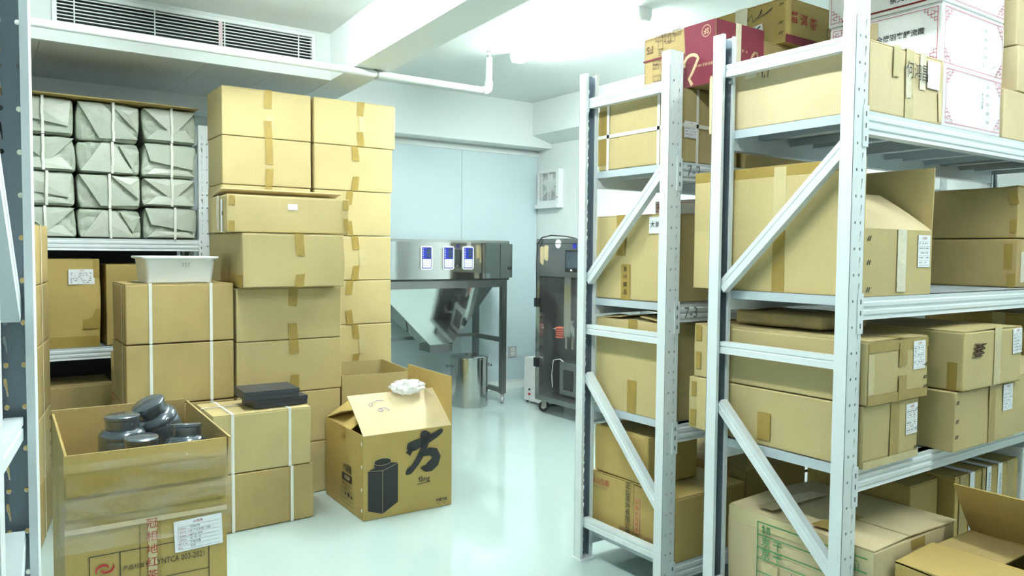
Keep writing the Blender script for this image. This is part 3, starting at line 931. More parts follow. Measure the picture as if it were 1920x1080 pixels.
MB().box(-.018, -.016, -.47, -.45, 1.14, 1.152).build('logo', 'white_plastic', b)
MB().cyl((-.0025, -.28, 1.345), (0, -.28, 1.345), .034, n=24).build('round_sticker', 'paper', fm)
MB().box(-.002, 0, -.50, -.455, 1.31, 1.345).build('blue_sticker', 'panel_blue', fm)
for (y, z, h, wd) in ((-.075, 1.19, .13, .045), (-.13, 1.22, .11, .05)):
    MB().prism([(-wd / 2, 0), (-wd / 4, -.012), (wd / 3, .004), (wd / 2, .0), (wd / 2, h), (.0, h + .006), (-wd / 2, h)], (-.002, y, z), (0, y, z), (0, 1, 0), (0, 0, 1)).build('torn_label', 'kraft_pale', fm)
cb = MB().tube([(-.012, -.025, .86), (-.02, -.035, 1.0), (-.02, -.03, 1.2), (-.02, -.04, 1.34), (-.008, -.08, 1.395), (.03, -.15, 1.412), (.1, -.25, 1.405), (.16, -.3, 1.388)], .005, 8).build('cable', 'rubber', fm, True)

hb_ = thing('sealer_controller', 'small white floor box with a red button beside the packing machine', 'machine', (3.95, 5.16, 0))
MB().box(-.10, .10, -.15, .15, .015, .385).build('body', 'white_plastic', hb_)
for x in (-.08, .08):
    for y in (-.13, .13):
        MB().cyl((x, y, 0), (x, y, .015), .012, n=10).build('foot', 'rubber', hb_)
MB().box(-.103, -.10, -.06, .06, .16, .27).build('dial_plate', 'paper', hb_)
MB().cyl((-.112, 0, .22), (-.103, 0, .22), .025, n=16).build('dial', 'white_plastic', hb_, True, 40)
MB().cyl((-.112, .07, .075), (-.10, .07, .075), .010, n=12).build('button', 'red_button', hb_)
MB().cyl((-.112, .07, .115), (-.10, .07, .115), .008, n=12).build('button', 'dark_metal', hb_)
MB().cyl((-.03, 0, .385), (-.03, 0, .45), .022, n=12).build('hose_plug', 'rubber', hb_, True, 40)

# ------------------------------------------------------------------ stacks on the floor, left half
ORD = ['bottom', 'second', 'third', 'fourth', 'fifth', 'sixth', 'seventh', 'topmost']
# front-right column A
for k in range(4):
    z = .002 + k * .2725
    c = Carton('cardboard_box', 'plain taped box, %s of the column behind the black gift boxes' % ['lowest', 'second from the floor', 'third from the floor', 'fourth from the floor'][k],
               1.055, 3.88, z, [.512, .54, .544, .546][k], .385, .27, mat='kraft', group='cartons in the middle column', seam='y' if k == 3 else None)
    c.tape_over('-Y', .285 + (.01 if k == 1 else 0), .048, .07 + .03 * (k % 2), over=.3 if k == 3 else None, bottom=.085, tilt=.006 * (-1) ** k)
    if k in (0, 1, 2):
        c.patch('-Y', .27, .03, .042, .06, 'tape', rot=3)
c = Carton('cardboard_box', 'large taped box jutting forward, directly below the long flat box', 1.06, 3.78, 1.094, .515, .425, .267, mat='kraft', seam='y', amp=.008)
c.tape_over('-Y', .275, .046, .11, over=.3, bottom=.065, tilt=.008).patch('-X', .02, .0, .4, .06, 'tape')
c.patch('-X', .19, .01, .004, .09, 'ink_grey', 'crease')
c = Carton('long_cardboard_box', 'long flat taped box with a small white sticker on the big box', .992, 3.80, 1.364, .62, .30, .183, yaw=0, mat='kraft', seam='x', lift=radians(-2.5))
c.patch('-Y', .008, .13, .03, .045, 'tape'); c.patch('-Y', .006, .004, .03, .05, 'tape')
c.patch('-Y', .585, .125, .03, .05, 'tape'); c.patch('-Y', .59, .01, .026, .07, 'tape', rot=6)
c.patch('-Y', .295, .115, .048, .03, 'paper', 'sticker'); c.last['label'] = 'small white sticker'
c.text('-Y', .319, .132, 'TWHS42', .010, 'ink_grey').text('-Y', .319, .121, '茶叶', .007, 'ink_grey')
c.patch('-X', .12, .01, .05, .17, 'tape_clear').patch('-X', .2, .0, .03, .16, 'paper', 'torn_tape')
c.patch('-X', .225, .08, .012, .022, 'dark_metal', 'handle_hole')
# lifted rear flap seen above the front edge
c.flap('+Y', .20, 80, 'kraft_pale', th=.005)
# rear-left column C and rear-right column B
for k in range(8):
    z = .002 + k * .2738
    xo = [.0, .0, .0, -.004, .002, -.003, .0, .0][k]
    c = Carton('cardboard_box', 'plain taped box, %s of the tall rear column beside the olive bundles' % ORD[k], 1.139 + xo, 4.45, z, .508, .31 if k < 7 else .325, .271, mat='kraft',
               group='cartons in the tall rear column next to the bundles', seam='y' if k == 7 else None)
    c.tape_over('-Y', .258, .042, .10 if k % 2 else .15, bottom=.10, tilt=.004 * (-1) ** k)
    if k == 7:
        c.patch('-Y', .245, .035, .04, .09, 'tape_pale', rot=-4)
for k in range(8):
    z = .002 + k * .2738
    c = Carton('cardboard_box', 'plain taped box, %s of the tall rear column in front of the blue wall' % ORD[k], 1.668, 4.45, z, .53 if k == 7 else [.5, .498, .505, .502, .5, .5, .51][k], .40, .271,
               mat='kraft', group='cartons in the tall rear column by the blue wall', seam='y' if k == 7 else None)
    c.tape_over('-Y', .24 + (.06 if k == 7 else 0.015 * (-1) ** k), .042, .085, bottom=.09, tilt=.01 * (-1) ** k, over=.3 if k == 7 else None)
    if k in (2, 4, 7):
        c.patch('-Y', .285, .09, .04, .1, 'tape_pale', rot=5)
# strapped boxes beside column A
for k in range(4):
    z = [.002, .272, .546, .836][k]
    c = Carton('strapped_box', ['strapped box hidden low behind the jar carton, bottom one', 'strapped box low behind the jar carton, second one', 'box with two white straps below the box with the white tray',
                                'box with two white straps carrying the white plastic tray'][k], .562, 3.89, z, .482, .40, [.268, .27, .285, .28][k], mat='kraft_dark',
               group='boxes with white straps', seam='x' if k == 3 else None, amp=.005)
    c.strap('x', .105).strap('x', .375)
    c.patch('-X', .30, .0, .012, c.dz - .01, 'strap_white', 'strap')
    c.patch('-X', .36, .0, .006, c.dz, 'kraft_edge', 'worn_edge')
# two strapped boxes at the front of the floor stack
c = Carton('strapped_box', 'lower strapped box on the floor under the black gift boxes', .858, 3.52, .002, .452, .33, .262, yaw=1.0, mat='kraft_dark', group='strapped boxes on the floor', amp=.004)
c.strap('x', .075).strap('x', .345)
c = Carton('strapped_box', 'strapped box carrying the two black gift boxes', .853, 3.522, .267, .447, .33, .272, yaw=-.5, mat='kraft', group='strapped boxes on the floor', seam='x', amp=.004)
c.strap('x', .085).strap('x', .345)
c.strap('y', .20, mat='strap_white')
c.text('+Z', .13, .22, '方寸茶业 · 方寸茶业', .020, 'ink_red')
# black gift boxes
for i, (x0, y0, z0, yaw, lb) in enumerate(((1.05, 3.575, .5415, 2, 'lower flat black gift box on the strapped box'), (1.008, 3.56, .5835, -2, 'upper flat black gift box with a small grey emblem'))):
    g = thing('gift_box', lb, 'gift box', (x0 + .125, y0 + .10, z0), radians(yaw), 'black gift boxes')
    v, f = soft_box(.25, .20, .022, .0015, 0, i, 1)
    mesh_obj('base', v, f, 'gift_black', g)
    v, f = soft_box(.254, .204, .019, .0015, 0, i, 1)
    o = mesh_obj('lid', [p + Vector((0, 0, .0225)) for p in v], f, 'gift_black', g)
    if i:
        add_text(g, (.0, .02, .0418), (1, 0, 0), (0, 1, 0), (0, 0, 1), '茶礼', .034, 'ink_grey', 'emblem', 'CENTER', .0005)
        add_text(g, (.0, -.005, .0418), (1, 0, 0), (0, 1, 0), (0, 0, 1), 'TEA GIFT', .009, 'ink_grey', 'emblem', 'CENTER', .0005)
# white plastic tray
tr = thing('plastic_tray', 'white plastic tray with a rolled rim standing on the strapped box', 'tray', (.81, 4.07, 1.1175))
b = MB()
def ring(hx, hy, z, r=.02, n=5):
    pts = []
    for cx, cy, a0 in ((hx - r, hy - r, 0), (-hx + r, hy - r, 90), (-hx + r, -hy + r, 180), (hx - r, -hy + r, 270)):
        for i in range(n + 1):
            a = radians(a0 + 90 * i / n)
            pts.append(Vector((cx + r * cos(a), cy + r * sin(a), z)))
    return pts
rings = [ring(.135, .125, .002), ring(.144, .134, 0.0), ring(.146, .136, .006), ring(.158, .148, .112), ring(.172, .162, .116), ring(.174, .164, .122), ring(.172, .162, .127), ring(.157, .147, .125), ring(.142, .132, .01), ring(.135, .125, .006)]
n = len(rings[0])
vs_ = [p for r in rings for p in r]
fs = [[k * n + i, k * n + (i + 1) % n, (k + 1) * n + (i + 1) % n, (k + 1) * n + i] for k in range(len(rings) - 1) for i in range(n)]
fs += [list(range(n))[::-1], list(range((len(rings) - 1) * n, len(rings) * n))]
mesh_obj('body', vs_, fs, 'white_plastic', tr, True)
add_text(tr, (.02, -.1535, .085), (1, 0, 0), (0, .1, 1), (0, -1, .1), '757', .026, 'ink_grey', 'handwriting', 'CENTER', .003)

# ------------------------------------------------------------------ left edge stack (turned)
zs = [.002, .275, .55, .862, 1.122, 1.382]
for k in range(5):
    c = Carton('strapped_box', 'strapped box behind the left rack post, %s of its stack' % ['lowest', 'second from the floor', 'third from the floor', 'fourth from the floor', 'topmost'][k],
               -.232, 3.80, zs[k], .48, .42, zs[k + 1] - zs[k] - .003, yaw=-10, mat='kraft_dark' if k != 1 else 'kraft', group='stack at the left edge', seam='y' if k == 4 else None)
    c.strap('y', .16, .008)
    if k == 1:
        c.staples('+X', .36, [.04, .1, .16, .22])
# ------------------------------------------------------------------ cartons on the rack at the back left
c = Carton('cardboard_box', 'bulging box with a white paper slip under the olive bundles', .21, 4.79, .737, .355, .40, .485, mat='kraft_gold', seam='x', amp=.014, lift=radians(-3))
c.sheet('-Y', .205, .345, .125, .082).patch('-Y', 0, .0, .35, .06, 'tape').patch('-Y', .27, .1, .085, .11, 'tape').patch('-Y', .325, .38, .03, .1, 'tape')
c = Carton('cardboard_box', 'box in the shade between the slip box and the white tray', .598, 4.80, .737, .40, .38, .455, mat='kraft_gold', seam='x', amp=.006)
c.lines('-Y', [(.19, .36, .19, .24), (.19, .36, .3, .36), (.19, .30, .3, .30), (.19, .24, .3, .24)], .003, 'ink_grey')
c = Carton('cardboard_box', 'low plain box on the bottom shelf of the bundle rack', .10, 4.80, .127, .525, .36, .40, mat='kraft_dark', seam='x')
c = Carton('cardboard_box', 'torn box with frayed flap edges beside the strapped boxes', .60, 4.33, .002, .38, .34, .62, mat='kraft_dark', open_top=True)
c.flap('-X', .11, 35, bend=25); c.flap('-Y', .10, 30, bend=35, mat='kraft_pale'); c.flap('+Y', .1, -5)
c.lines('-X', [(.05, .5, .3, .5), (.05, .47, .3, .47)], .012, 'ink_red')

# olive wrapped bundles: three columns of four
cols = [(.155, .462), (.462, .786), (.786, 1.085)]
rows = [(1.335, 1.502), (1.50, 1.688), (1.682, 1.872), (1.868, 2.09)]
cn = ['left', 'middle', 'right']
rn = ['bottom', 'second', 'third', 'top']
for ci, (xa, xc) in enumerate(cols):
    for ri in range(4):
        rnd = random.Random(ci * 10 + ri)
        hs = [[.17, .186, .19, .204], [.165, .192, .176, .217], [.186, .168, .197, .199]][ci]
        za = 1.335 + sum(hs[:ri]) + (.0015 if ri else 0)
        zc = 1.335 + sum(hs[:ri + 1]) - .002
        dx, dz = xc - xa - .010, zc - za
        o = thing('wrapped_bundle', 'olive woven plastic bundle, %s column, %s row from the shelf' % (cn[ci], ['first', 'second', 'third', 'fourth'][ri]), 'bundle',
                  ((xa + xc) / 2 + rnd.uniform(-.004, .004), 4.99, za), 0, 'olive wrapped bundles on the back rack')
        n = 16
        V_, F_ = soft_box(dx, .38, dz, .016, 0, 0, 12)
        out = []
        rnd0, skew, shift = rnd.random(), rnd.uniform(-.025, .025), rnd.uniform(-.008, .008)
        sv = Vector((rnd.uniform(0, 50), rnd.uniform(0, 50), rnd.uniform(0, 50)))
        for p in V_:
            q = p.copy()
            # crumpled wrap: ridged noise, pulled in along the edges
            a = noise.noise(p * 9 + sv); bq = 1 - abs(noise.noise(p * 14 + sv * 1.3)) * 2
            d_ = .013 * a + .009 * bq
            if p.y < -.17:
                q.y += d_ * 1.3 - .006
                # paper-fold slopes on the end: an X of folds meeting at the strap
                u_ = abs(p.x) / (dx / 2); w_ = abs(p.z - dz / 2) / (dz / 2)
                q.y += .018 * max(0, u_ - w_) + .012 * (u_ * w_)
            t_ = 2 * p.z / dz - 1
            s_ = 1.0 + .02 * noise.noise(p * 6 + sv * 2) - (.035 + .03 * rnd0) * abs(t_) ** 3 + skew * t_
            q.x *= s_
            q.x += shift * t_
            if q.z > dz * .9: q.z -= abs(d_) * .5
            q.z = min(max(q.z, 0.0), dz)
            out.append(q)
        mesh_obj('body', out, F_, rnd.choice(['woven_wrap', 'woven_wrap', 'woven_pale']), o, False)
        yf = -.198
        # folded flaps on the end: thin triangular or trapezoid sheets
        style = (ci + 2 * ri) % 4
        hx = dx / 2
        if style == 0:
            fl = [[(-hx * .96, dz * .94), (hx * .94, dz * .95), (hx * .1, dz * .22)], [(-hx * .9, dz * .06), (hx * .9, dz * .05), (hx * .55, dz * .4), (-hx * .5, dz * .34)]]
        elif style == 1:
            fl = [[(-hx * .9, dz * .05), (hx * .75, dz * .04), (hx * .15, dz * .93), (-hx * .25, dz * .95)], [(hx * .3, dz * .9), (hx * .95, dz * .75), (hx * .7, dz * .2)]]
        elif style == 2:
            fl = [[(-hx * .95, dz * .95), (hx * .9, dz * .93), (hx * .8, dz * .25), (-hx * .75, dz * .45)], [(-hx * .9, dz * .06), (hx * .9, dz * .06), (hx * .6, dz * .22), (-hx * .6, dz * .25)]]
        else:
            fl = [[(-hx * .95, dz * .95), (-hx * .2, dz * .95), (hx * .92, dz * .1), (-hx * .3, dz * .06)], [(hx * .05, dz * .95), (hx * .94, dz * .9), (hx * .9, dz * .3)]]
        for q, poly in enumerate(fl):
            b = MB()
            k = len(poly)
            lean = rnd.uniform(.004, .012)
            cz = sum(p[1] for p in poly) / k
            cx_ = sum(p[0] for p in poly) / k
            base = [Vector((x, yf - .004 - q * .004 - (lean if z < cz else 0) + rnd.uniform(-.003, .003), z)) for x, z in poly]
            cen = Vector((cx_, yf - .012 - q * .004, cz))
            b.add(base + [cen] + [p + Vector((0, .03, 0)) for p in base], [[i, (i + 1) % k, k] for i in range(k)] + [[i, (i + 1) % k, k + 1 + (i + 1) % k, k + 1 + i] for i in range(k)])
            b.build('fold', 'woven_pale' if (q + ci + ri) % 2 else 'woven_wrap', o)
        sx = rnd.uniform(-.02, .02)
        b = MB()
        zz = [0, dz * .25, dz * .5, dz * .75, dz]
        for i in range(4):
            xw = sx + rnd.uniform(-.002, .002)
            b.box(xw - .0065, xw + .0065, yf - .027 + (.004 if i in (0, 3) else 0), yf - .025 + (.004 if i in (0, 3) else 0), zz[i], zz[i + 1])
        b.box(sx - .0065, sx + .0065, yf - .024, .19, dz - .001, dz)
        b.build('strap', 'strap_white', o)
sh = thing('cardboard_sheet', 'flat cardboard sheet lying on top of the olive bundles', 'sheet', (.56, 4.97, 2.0865))
for k, (a, c, zz) in enumerate(((-.60, .2, .004), (-.60, .38, 0.0), (.1, .52, .004))):
    M = Matrix.Rotation(radians(.3 * k), 4, 'Y')
    MB().box(a, c, -.235 - .01 * k, .2, zz, zz + .0038, M).build('ply', ['kraft_dark', 'kraft_gold', 'kraft_dark'][k], sh)

# ------------------------------------------------------------------ jar carton in the left foreground
JX, JY, JW, JD = .186, 2.268, .405, .62
c = Carton('jar_carton', 'big open carton wrapped in clear film, filled with dark grey tea tins', JX, JY, .002, JW, JD, .54, yaw=-1.5, mat='kraft_gold', open_top=True, wall=.006)
jar_box = c
c.flap('-Y', .20, -4, 'kraft_gold', th=.006, bend=5)
c.flap('+Y', .21, 2, 'kraft_dark', th=.006)
c.flap('-X', .20, 2, 'kraft_gold', th=.006, bend=-3)
c.flap('+X', .20, -4, 'kraft_dark', th=.006)
MB().box(-JW / 2 + .01, JW / 2 - .01, -JD / 2 + .01, JD / 2 - .01, .552, .558).build('inner_sheet', 'kraft_dark', c.root)
# taped flap and film
O, U, V, N, L = c.fr['-Y']
for v0, v1, mt_, nm in ((.57, .62, 'tape', 'tape'), (.63, .69, 'tape', 'tape')):
    k = 8
    b = MB()
    b.slab(O, U, V, N, .004, JW - .004, v0, v1, .010, .0105)
    b.build(nm, mt_, c.root)
b = MB()
rnd = random.Random(5)
nx, nz = 40, 44
P = [[O + U * (-.012 + (JW + .024) * i / nx) + V * (.485 + .235 * j / nz) + N * (.018 + .007 * (1 - 2 * abs(noise.noise(Vector((i * .06 + j * .02, j * .22, 2))))) + .003 * noise.noise(Vector((i * .3, j * .5, 7)))) for j in range(nz + 1)] for i in range(nx + 1)]
vs_ = [p for r in P for p in r]
b.add(vs_, [[i * (nz + 1) + j, (i + 1) * (nz + 1) + j, (i + 1) * (nz + 1) + j + 1, i * (nz + 1) + j + 1] for i in range(nx) for j in range(nz)])
fo = b.build('plastic_film', 'film', c.root, True)
O2, U2, V2, N2, L2 = c.fr['-X']
b = MB()
P = [[O2 + U2 * (.02 + (JD - .0) * i / nx) + V2 * (.42 + .30 * j / nz) + N2 * (.012 + .006 * noise.noise(Vector((i * .3, j * .25, 12))) + .003 * noise.noise(Vector((i * .6, j * .5, 3)))) for j in range(nz + 1)] for i in range(nx + 1)]
b.add([p for r in P for p in r], [[i * (nz + 1) + j, (i + 1) * (nz + 1) + j, (i + 1) * (nz + 1) + j + 1, i * (nz + 1) + j + 1] for i in range(nx) for j in range(nz)])
b.build('plastic_film', 'film', c.root, True)
c.patch('-Y', .0, .530, JW, .014, 'kraft_edge', 'worn_crease', off=.004)
# printed panel, logo, red tape text, slip
fx0, fx1, fz1 = .055, .355, .462
c.lines('-Y', [(fx0, fz1, fx1, fz1), (fx0, fz1, fx0, .1), (fx1, fz1, fx1, .1), (fx0, .37, fx1, .37), (.128, fz1, .128, .1), (fx0, .28, fx1, .28), (.205, fz1, .205, .37)], .0022, 'ink_black')
c.text('-Y', .168, .414, '产品标准号', .0155, sx=.88).text('-Y', .275, .414, 'T/YNTCA 003-2021', .0235, sx=.72)
c.text('-Y', .168, .33, '生产许可证', .0155, sx=.88).text('-Y', .275, .335, 'SC11450902120466', .0235, sx=.72)
sw = []
for s0 in (0, pi):
    sw.append([(.0915 + .027 * cos(s0 + i * .30) * (.25 + i / 20), .424 + .019 * sin(s0 + i * .30) * (.25 + i / 20), .0010 + .0062 * sin(pi * i / 13)) for i in range(14)])
c.strokes('-Y', sw, 'ink_red', 'logo')
c.text('-Y', .0915, .388, '凤邑滇红茶', .0125, 'ink_red')
c.patch('-Y', .178, .05, .052, .49, 'tape', off=.002)
c.patch('-Y', .197, .05, .022, .48, 'tape_pale', off=.0035)
for k, ch in enumerate('冠相地红茶冠'):
    c.text('-Y', .207, .525 - k * .036, ch, .030, 'ink_red', off=.0055)
c.sheet('-Y', .264, .432, .128, .088, rot=2, rows=6, full=[('产品名称:', '古树红茶'), ('产品年份:  2013', '年 产品数量: 13罐'), ('产品规格: 1000g', '(500g) 其他'), ('入库时间:', '年  月  日'), ('经手人: BC', '产品位置'), ('备注:', '大房')])
# dark grey tins
def tin(label, loc, rot, s=1.0):
    o = thing('tea_tin', label, 'tin', loc, 0, 'dark grey tea tins in the carton')
    o.rotation_euler = rot
    MB().lathe([(.052 * s, 0), (.058 * s, .004), (.061 * s, .02), (.061 * s, .098 * s), (.0595 * s, .102 * s), (.061 * s, .106 * s), (.060 * s, .116 * s), (.052 * s, .128 * s), (.042 * s, .132 * s)], None, 36).build('body', 'tin_grey', o, True, 40)
    MB().lathe([(.0425 * s, .131 * s), (.0435 * s, .134 * s), (.0435 * s, .156 * s), (.046 * s, .158 * s), (.046 * s, .166 * s), (.043 * s, .168 * s), (.01, .169 * s)], None, 36).build('lid', 'tin_grey', o, True, 40)
    return o
tin('dark grey tea tin standing upright at the left inside the open carton', (.362, 2.60, .585), (0, 0, 0), 1.1)
tin('dark grey tea tin leaning to the left against the upright tin', (.520, 2.71, .620), (radians(10), radians(-24), 0), 1.1)
tin('dark grey tea tin low in the carton, only its lid showing near the front', (.385, 2.425, .570), (radians(4), 0, 0), 1.0)
tin('dark grey tea tin at the right of the carton, lid edge just above the rim', (.512, 2.45, .582), (radians(-10), radians(3), 0), 1.0)

# ------------------------------------------------------------------ box with the brush character
c = Carton('printed_box', 'open box on the floor printed with a big black brush character', 1.488, 3.322, .002, .474, .50, .405, yaw=-1.5, mat='kraft_gold', open_top=True, wall=.005)
fang = c
c.flap('-Y', .26, 50, 'kraft_pale', bend=6, label='front flap with pen marks, strong light put in as paler kraft')  # front flap: paler kraft stands in for the strong light on it
c.flap('+X', .245, 0, 'kraft_gold')
c.flap('-X', .20, 57, 'kraft_gold', bend=6, span=(.0, .34))
c.flap('+Y', .24, 72, 'kraft_dark')
P = lambda pts: [(a, b_, w_) for a, b_, w_ in pts]
bx_, bz_ = .215, .17      # lower-left of the character
ch = [
    [(.085, .215, .018), (.098, .208, .034), (.112, .196, .042), (.118, .182, .030), (.113, .172, .012)],            # dot
    [(.012, .142, .012), (.022, .152, .034), (.05, .158, .040), (.085, .170, .034), (.13, .183, .030), (.165, .196, .024), (.196, .214, .020), (.206, .219, .006)],   # long rising stroke
    [(.112, .172, .030), (.104, .145, .026), (.088, .112, .026), (.066, .078, .024), (.045, .052, .022), (.022, .034, .026), (.006, .026, .014), (.002, .028, .003)],      # left sweep
    [(.070, .098, .010), (.100, .112, .022), (.130, .118, .030), (.158, .110, .036), (.170, .086, .038), (.160, .060, .040), (.135, .042, .040), (.110, .036, .026), (.085, .042, .006)],  # hook
    [(.014, .120, .024), (.030, .138, .018), (.040, .150, .010)],
]
c.strokes('-Y', [[(bx_ + a, bz_ + b_, w_ * 1.32) for a, b_, w_ in p] for p in ch], 'ink_black', 'brush_character')
c.text('-Y', .318, .155, 'fāng', .036, bold=.0003)
c.lines('-Y', [(.28, .133, .352, .137)], .003, 'ink_black')
c.text('-Y', .415, .035, '中国制造', .016, bold=.0003).text('-Y', .415, .020, 'Made in China', .008)
# pictured tea caddy
x0, z0 = .022, .02
c.poly('-Y', [(x0, z0 + .025), (x0 + .075, z0), (x0 + .155, z0 + .045), (x0 + .155, z0 + .235), (x0 + .145, z0 + .24), (x0 + .08, z0 + .245), (x0, z0 + .215)], 'ink_black', 'pictured_caddy')
el = [(x0 + .075 + .044 * cos(2 * pi * i / 24), z0 + .238 + .020 * sin(2 * pi * i / 24)) for i in range(24)]
c.poly('-Y', el, 'ink_black', 'pictured_lid', .0032)
el2 = [(x0 + .075 + .044 * cos(2 * pi * i / 24), z0 + .252 + .017 * sin(2 * pi * i / 24)) for i in range(24)]
c.lines('-Y', [(*el2[i], *el2[(i + 1) % 24]) for i in range(24)] + [(x0 + .075, z0, x0 + .075, z0 + .208), (x0, z0 + .217, x0 + .075, z0 + .208), (x0 + .075, z0 + .208, x0 + .155, z0 + .236)], .0012, 'ink_cream', 'pictured_outline', .0036)
c.poly('-Y', el2, 'ink_black', 'pictured_lid', .0033)
# left side print
c.text('-X', .30, .205, '195圆盖', .042, bold=.0006, sx=.8).patch('-X', .235, .140, .125, .036, 'ink_black', 'printed_bar')
c.text('-X', .30, .158, '1X50P', .028, 'ink_cream', bold=.0005)
c.text('-X', .30, .123, '规格:450x450x405mm', .014).text('-X', .30, .108, '毛重:12.0kg', .012)
c.lines('-X', [(.22, .10, .38, .10), (.22, .03, .38, .03), (.22, .10, .22, .03), (.38, .10, .38, .03), (.26, .10, .26, .03), (.30, .10, .30, .03), (.34, .10, .34, .03), (.22, .05, .38, .05)], .0016, 'ink_black')
for u_, g_ in ((.24, '☂'), (.28, '⬆'), (.32, '♥'), (.36, '▲')):
    c.text('-X', u_, .076, g_, .026)
for z in (.04, .14, .25, .36):
    c.patch('-X', .482, z, .010, .014, 'paper', 'glue_dot', th=.001)
c.patch('-X', .22, .35, .05, .05, 'tape', off=.001)
# pen marks on the front flap
a = radians(53)
O, U, V, N, L = c.fr['-Y']
Fp = lambda u, t: O + U * u + V * (c.dz + cos(a) * t + .006) - N * (sin(a) * t) + Vector((0, -.004, .004))
b = MB()
for path in ([(.10, .19), (.085, .18), (.09, .165), (.105, .17), (.10, .185), (.13, .20), (.17, .195)], [(.12, .14), (.128, .128), (.145, .13), (.14, .145), (.125, .145), (.16, .15), (.18, .13)]):
    b.tube([Fp(u, t) for u, t in path], .0012, 5)
b.build('handwriting', 'ink_blue', c.root)

bag = thing('plastic_bag', 'crumpled clear plastic bag on the flap of the printed box', 'bag', (1.80, 3.50, .588))
bm = bmesh.new()
bmesh.ops.create_icosphere(bm, subdivisions=4, radius=1.0)
for v in bm.verts:
    p = v.co.copy()
    k = 1 + .35 * noise.noise(p * 2.2) + .18 * noise.noise(p * 5.5) + .08 * noise.noise(p * 12)
    v.co = Vector((p.x * .085 * k, p.y * .05 * k, p.z * .030 * k))
me = bpy.data.meshes.new('crumple'); bm.to_mesh(me); bm.free()
me.materials.append(MATS['bag'])
me.polygons.foreach_set('use_smooth', [True] * len(me.polygons))
o_ = link(bpy.data.objects.new('crumple', me), bag)
o_.rotation_euler = (radians(20), 0, radians(-8))

# open carton behind it
c = Carton('open_box', 'empty open carton standing behind the printed box', 1.64, 3.88, .002, .415, .53, .60, yaw=-6, mat='kraft', open_top=True)
c.patch('-X', .5, .56, .006, .02, 'paper', 'glue_dot', th=.001)

# ------------------------------------------------------------------ near rack, top shelf
z1 = 1.6955
c = Carton('battered_box', 'battered box with black handwriting and torn tape on the top shelf corner', 2.118, 1.248, z1, .424, .59, .205, mat='kraft_pale', seam='y', amp=.006)
c.tape_over('-Y', .215, .045, .14, over=.3, mat='tape_pale', bottom=.07); c.tape_over('-Y', .14, .035, .09, mat='tape_pale'); c.tape_over('-Y', .29, .035, .11, mat='tape_clear')
c.patch('-Y', .19, .06, .03, .10, 'tape_clear', off=.004, rot=3); c.patch('-Y', .315, .105, .075, .085, 'paper', 'sticker', off=.004)
c.text('-Y', .25, .14, '何鸿昌', .055, off=.009, sx=.8)
c.tape_over('-X', .18, .045, .04, mat='tape_clear')
c.scribble('-X', .20, .155, .05, .04, 4, .003)
c.patch('-Y', .39, .01, .02, .09, 'kraft_edge', 'torn_corner', rot=6)
def meander(face, u, v, s, flipu=1, flipv=1):
    pts = [(0, 0, 6, 0), (6, 0, 6, 4), (6, 4, 2, 4), (2, 4, 2, 2), (2, 2, 4, 2), (0, 0, 0, 6), (0, 6, 4, 6), (4, 6, 4, 3), (-0, 3, 2, 3), (6, 2, 8, 2), (8, 2, 8, 0), (2, 6, 2, 8), (2, 8, 0, 8)]
    return [(u + flipu * a * s, v + flipv * b_ * s, u + flipu * c_ * s, v + flipv * d_ * s) for a, b_, c_, d_ in pts]
def white_box(label, x, y, z, dx, dy, dz, seam='y'):
    q = Carton('white_tea_box', label, x, y, z, dx, dy, dz, mat='carton_white', group='white tea boxes with red key pattern', seam=seam, amp=.004)
    for f_, L_ in (('-Y', dx), ('-X', dy)):
        g_ = .014
        seg = [(.05, g_, L_ - .05, g_), (.05, dz - g_, L_ - .05, dz - g_), (g_, .05, g_, dz - .05), (L_ - g_, .05, L_ - g_, dz - .05)]
        for fu, fv, uu, vv in ((1, 1, g_, g_), (-1, 1, L_ - g_, g_), (1, -1, g_, dz - g_), (-1, -1, L_ - g_, dz - g_)):
            seg += meander(f_, uu, vv, .0055, fu, fv)
        q.lines(f_, seg, .0022, 'ink_pink')
    return q
c = white_box('white tea box standing on the top shelf next to the battered box', 2.55, 1.252, z1, .405, .45, .20)
c.text('-Y', .26, .11, '生产日期', .014, 'ink_grey', rot=-90)
for k in range(5):
    c.text('-Y', .30, .16 - k * .03, ['茶区:', '原料:', '年份:', '净重:', '日期:'][k], .012, 'ink_grey')
c = white_box('white tea box stacked on the white box and the battered box', 2.612, 1.292, 1.9025, .44, .405, .21)
c.text('-X', .265, .125, '全勝羽客醉流霞', .024, 'ink_black', bold=.0004); c.text('-X', .09, .11, '茗', .05, 'ink_black'); c.patch('-X', .135, .07, .05, .12, 'kraft_pale', 'torn_patch', jag=True)
for k in range(4):
    c.text('-Y', .30, .16 - k * .03, ['茶区:', '原料:', '年份:', '净重:'][k], .011, 'ink_grey')
c.scribble('-Y', .28, .03, .1, .02, 4, .0015, seed=8)
c = white_box('highest white tea box with red key border, cut by the top of the picture', 2.612, 1.292, 2.1145, .44, .415, .20)
c.text('-X', .30, .04, '茶文化传播', .026, 'ink_black', bold=.0004).lines('-X', [(.06, .014, .36, .014)], .006, 'ink_red')
for k, lb in enumerate(('lowest kraft box at the right end of the top shelf', 'strapped kraft box in the middle at the right end of the top shelf', 'uppermost kraft box at the right end of the top shelf')):
    hz = [.175, .163, .17][k]
    zz = z1 + [0, .177, .342][k]
    c = Carton('cardboard_box', lb, 3.075 if k == 2 else 2.972 + .0, 1.25, zz, .40 if k == 0 else .38, .42, hz, mat='kraft_pale', amp=.006, seam='y' if k == 2 else None) if k == 0 else \
        Carton('cardboard_box', lb, 3.075, 1.25 if k == 1 else 1.26, zz, .38, .42, hz, mat='kraft_pale', amp=.006, seam='y' if k == 2 else None)
    if k == 1:
        c.strap('x', .06, .02)
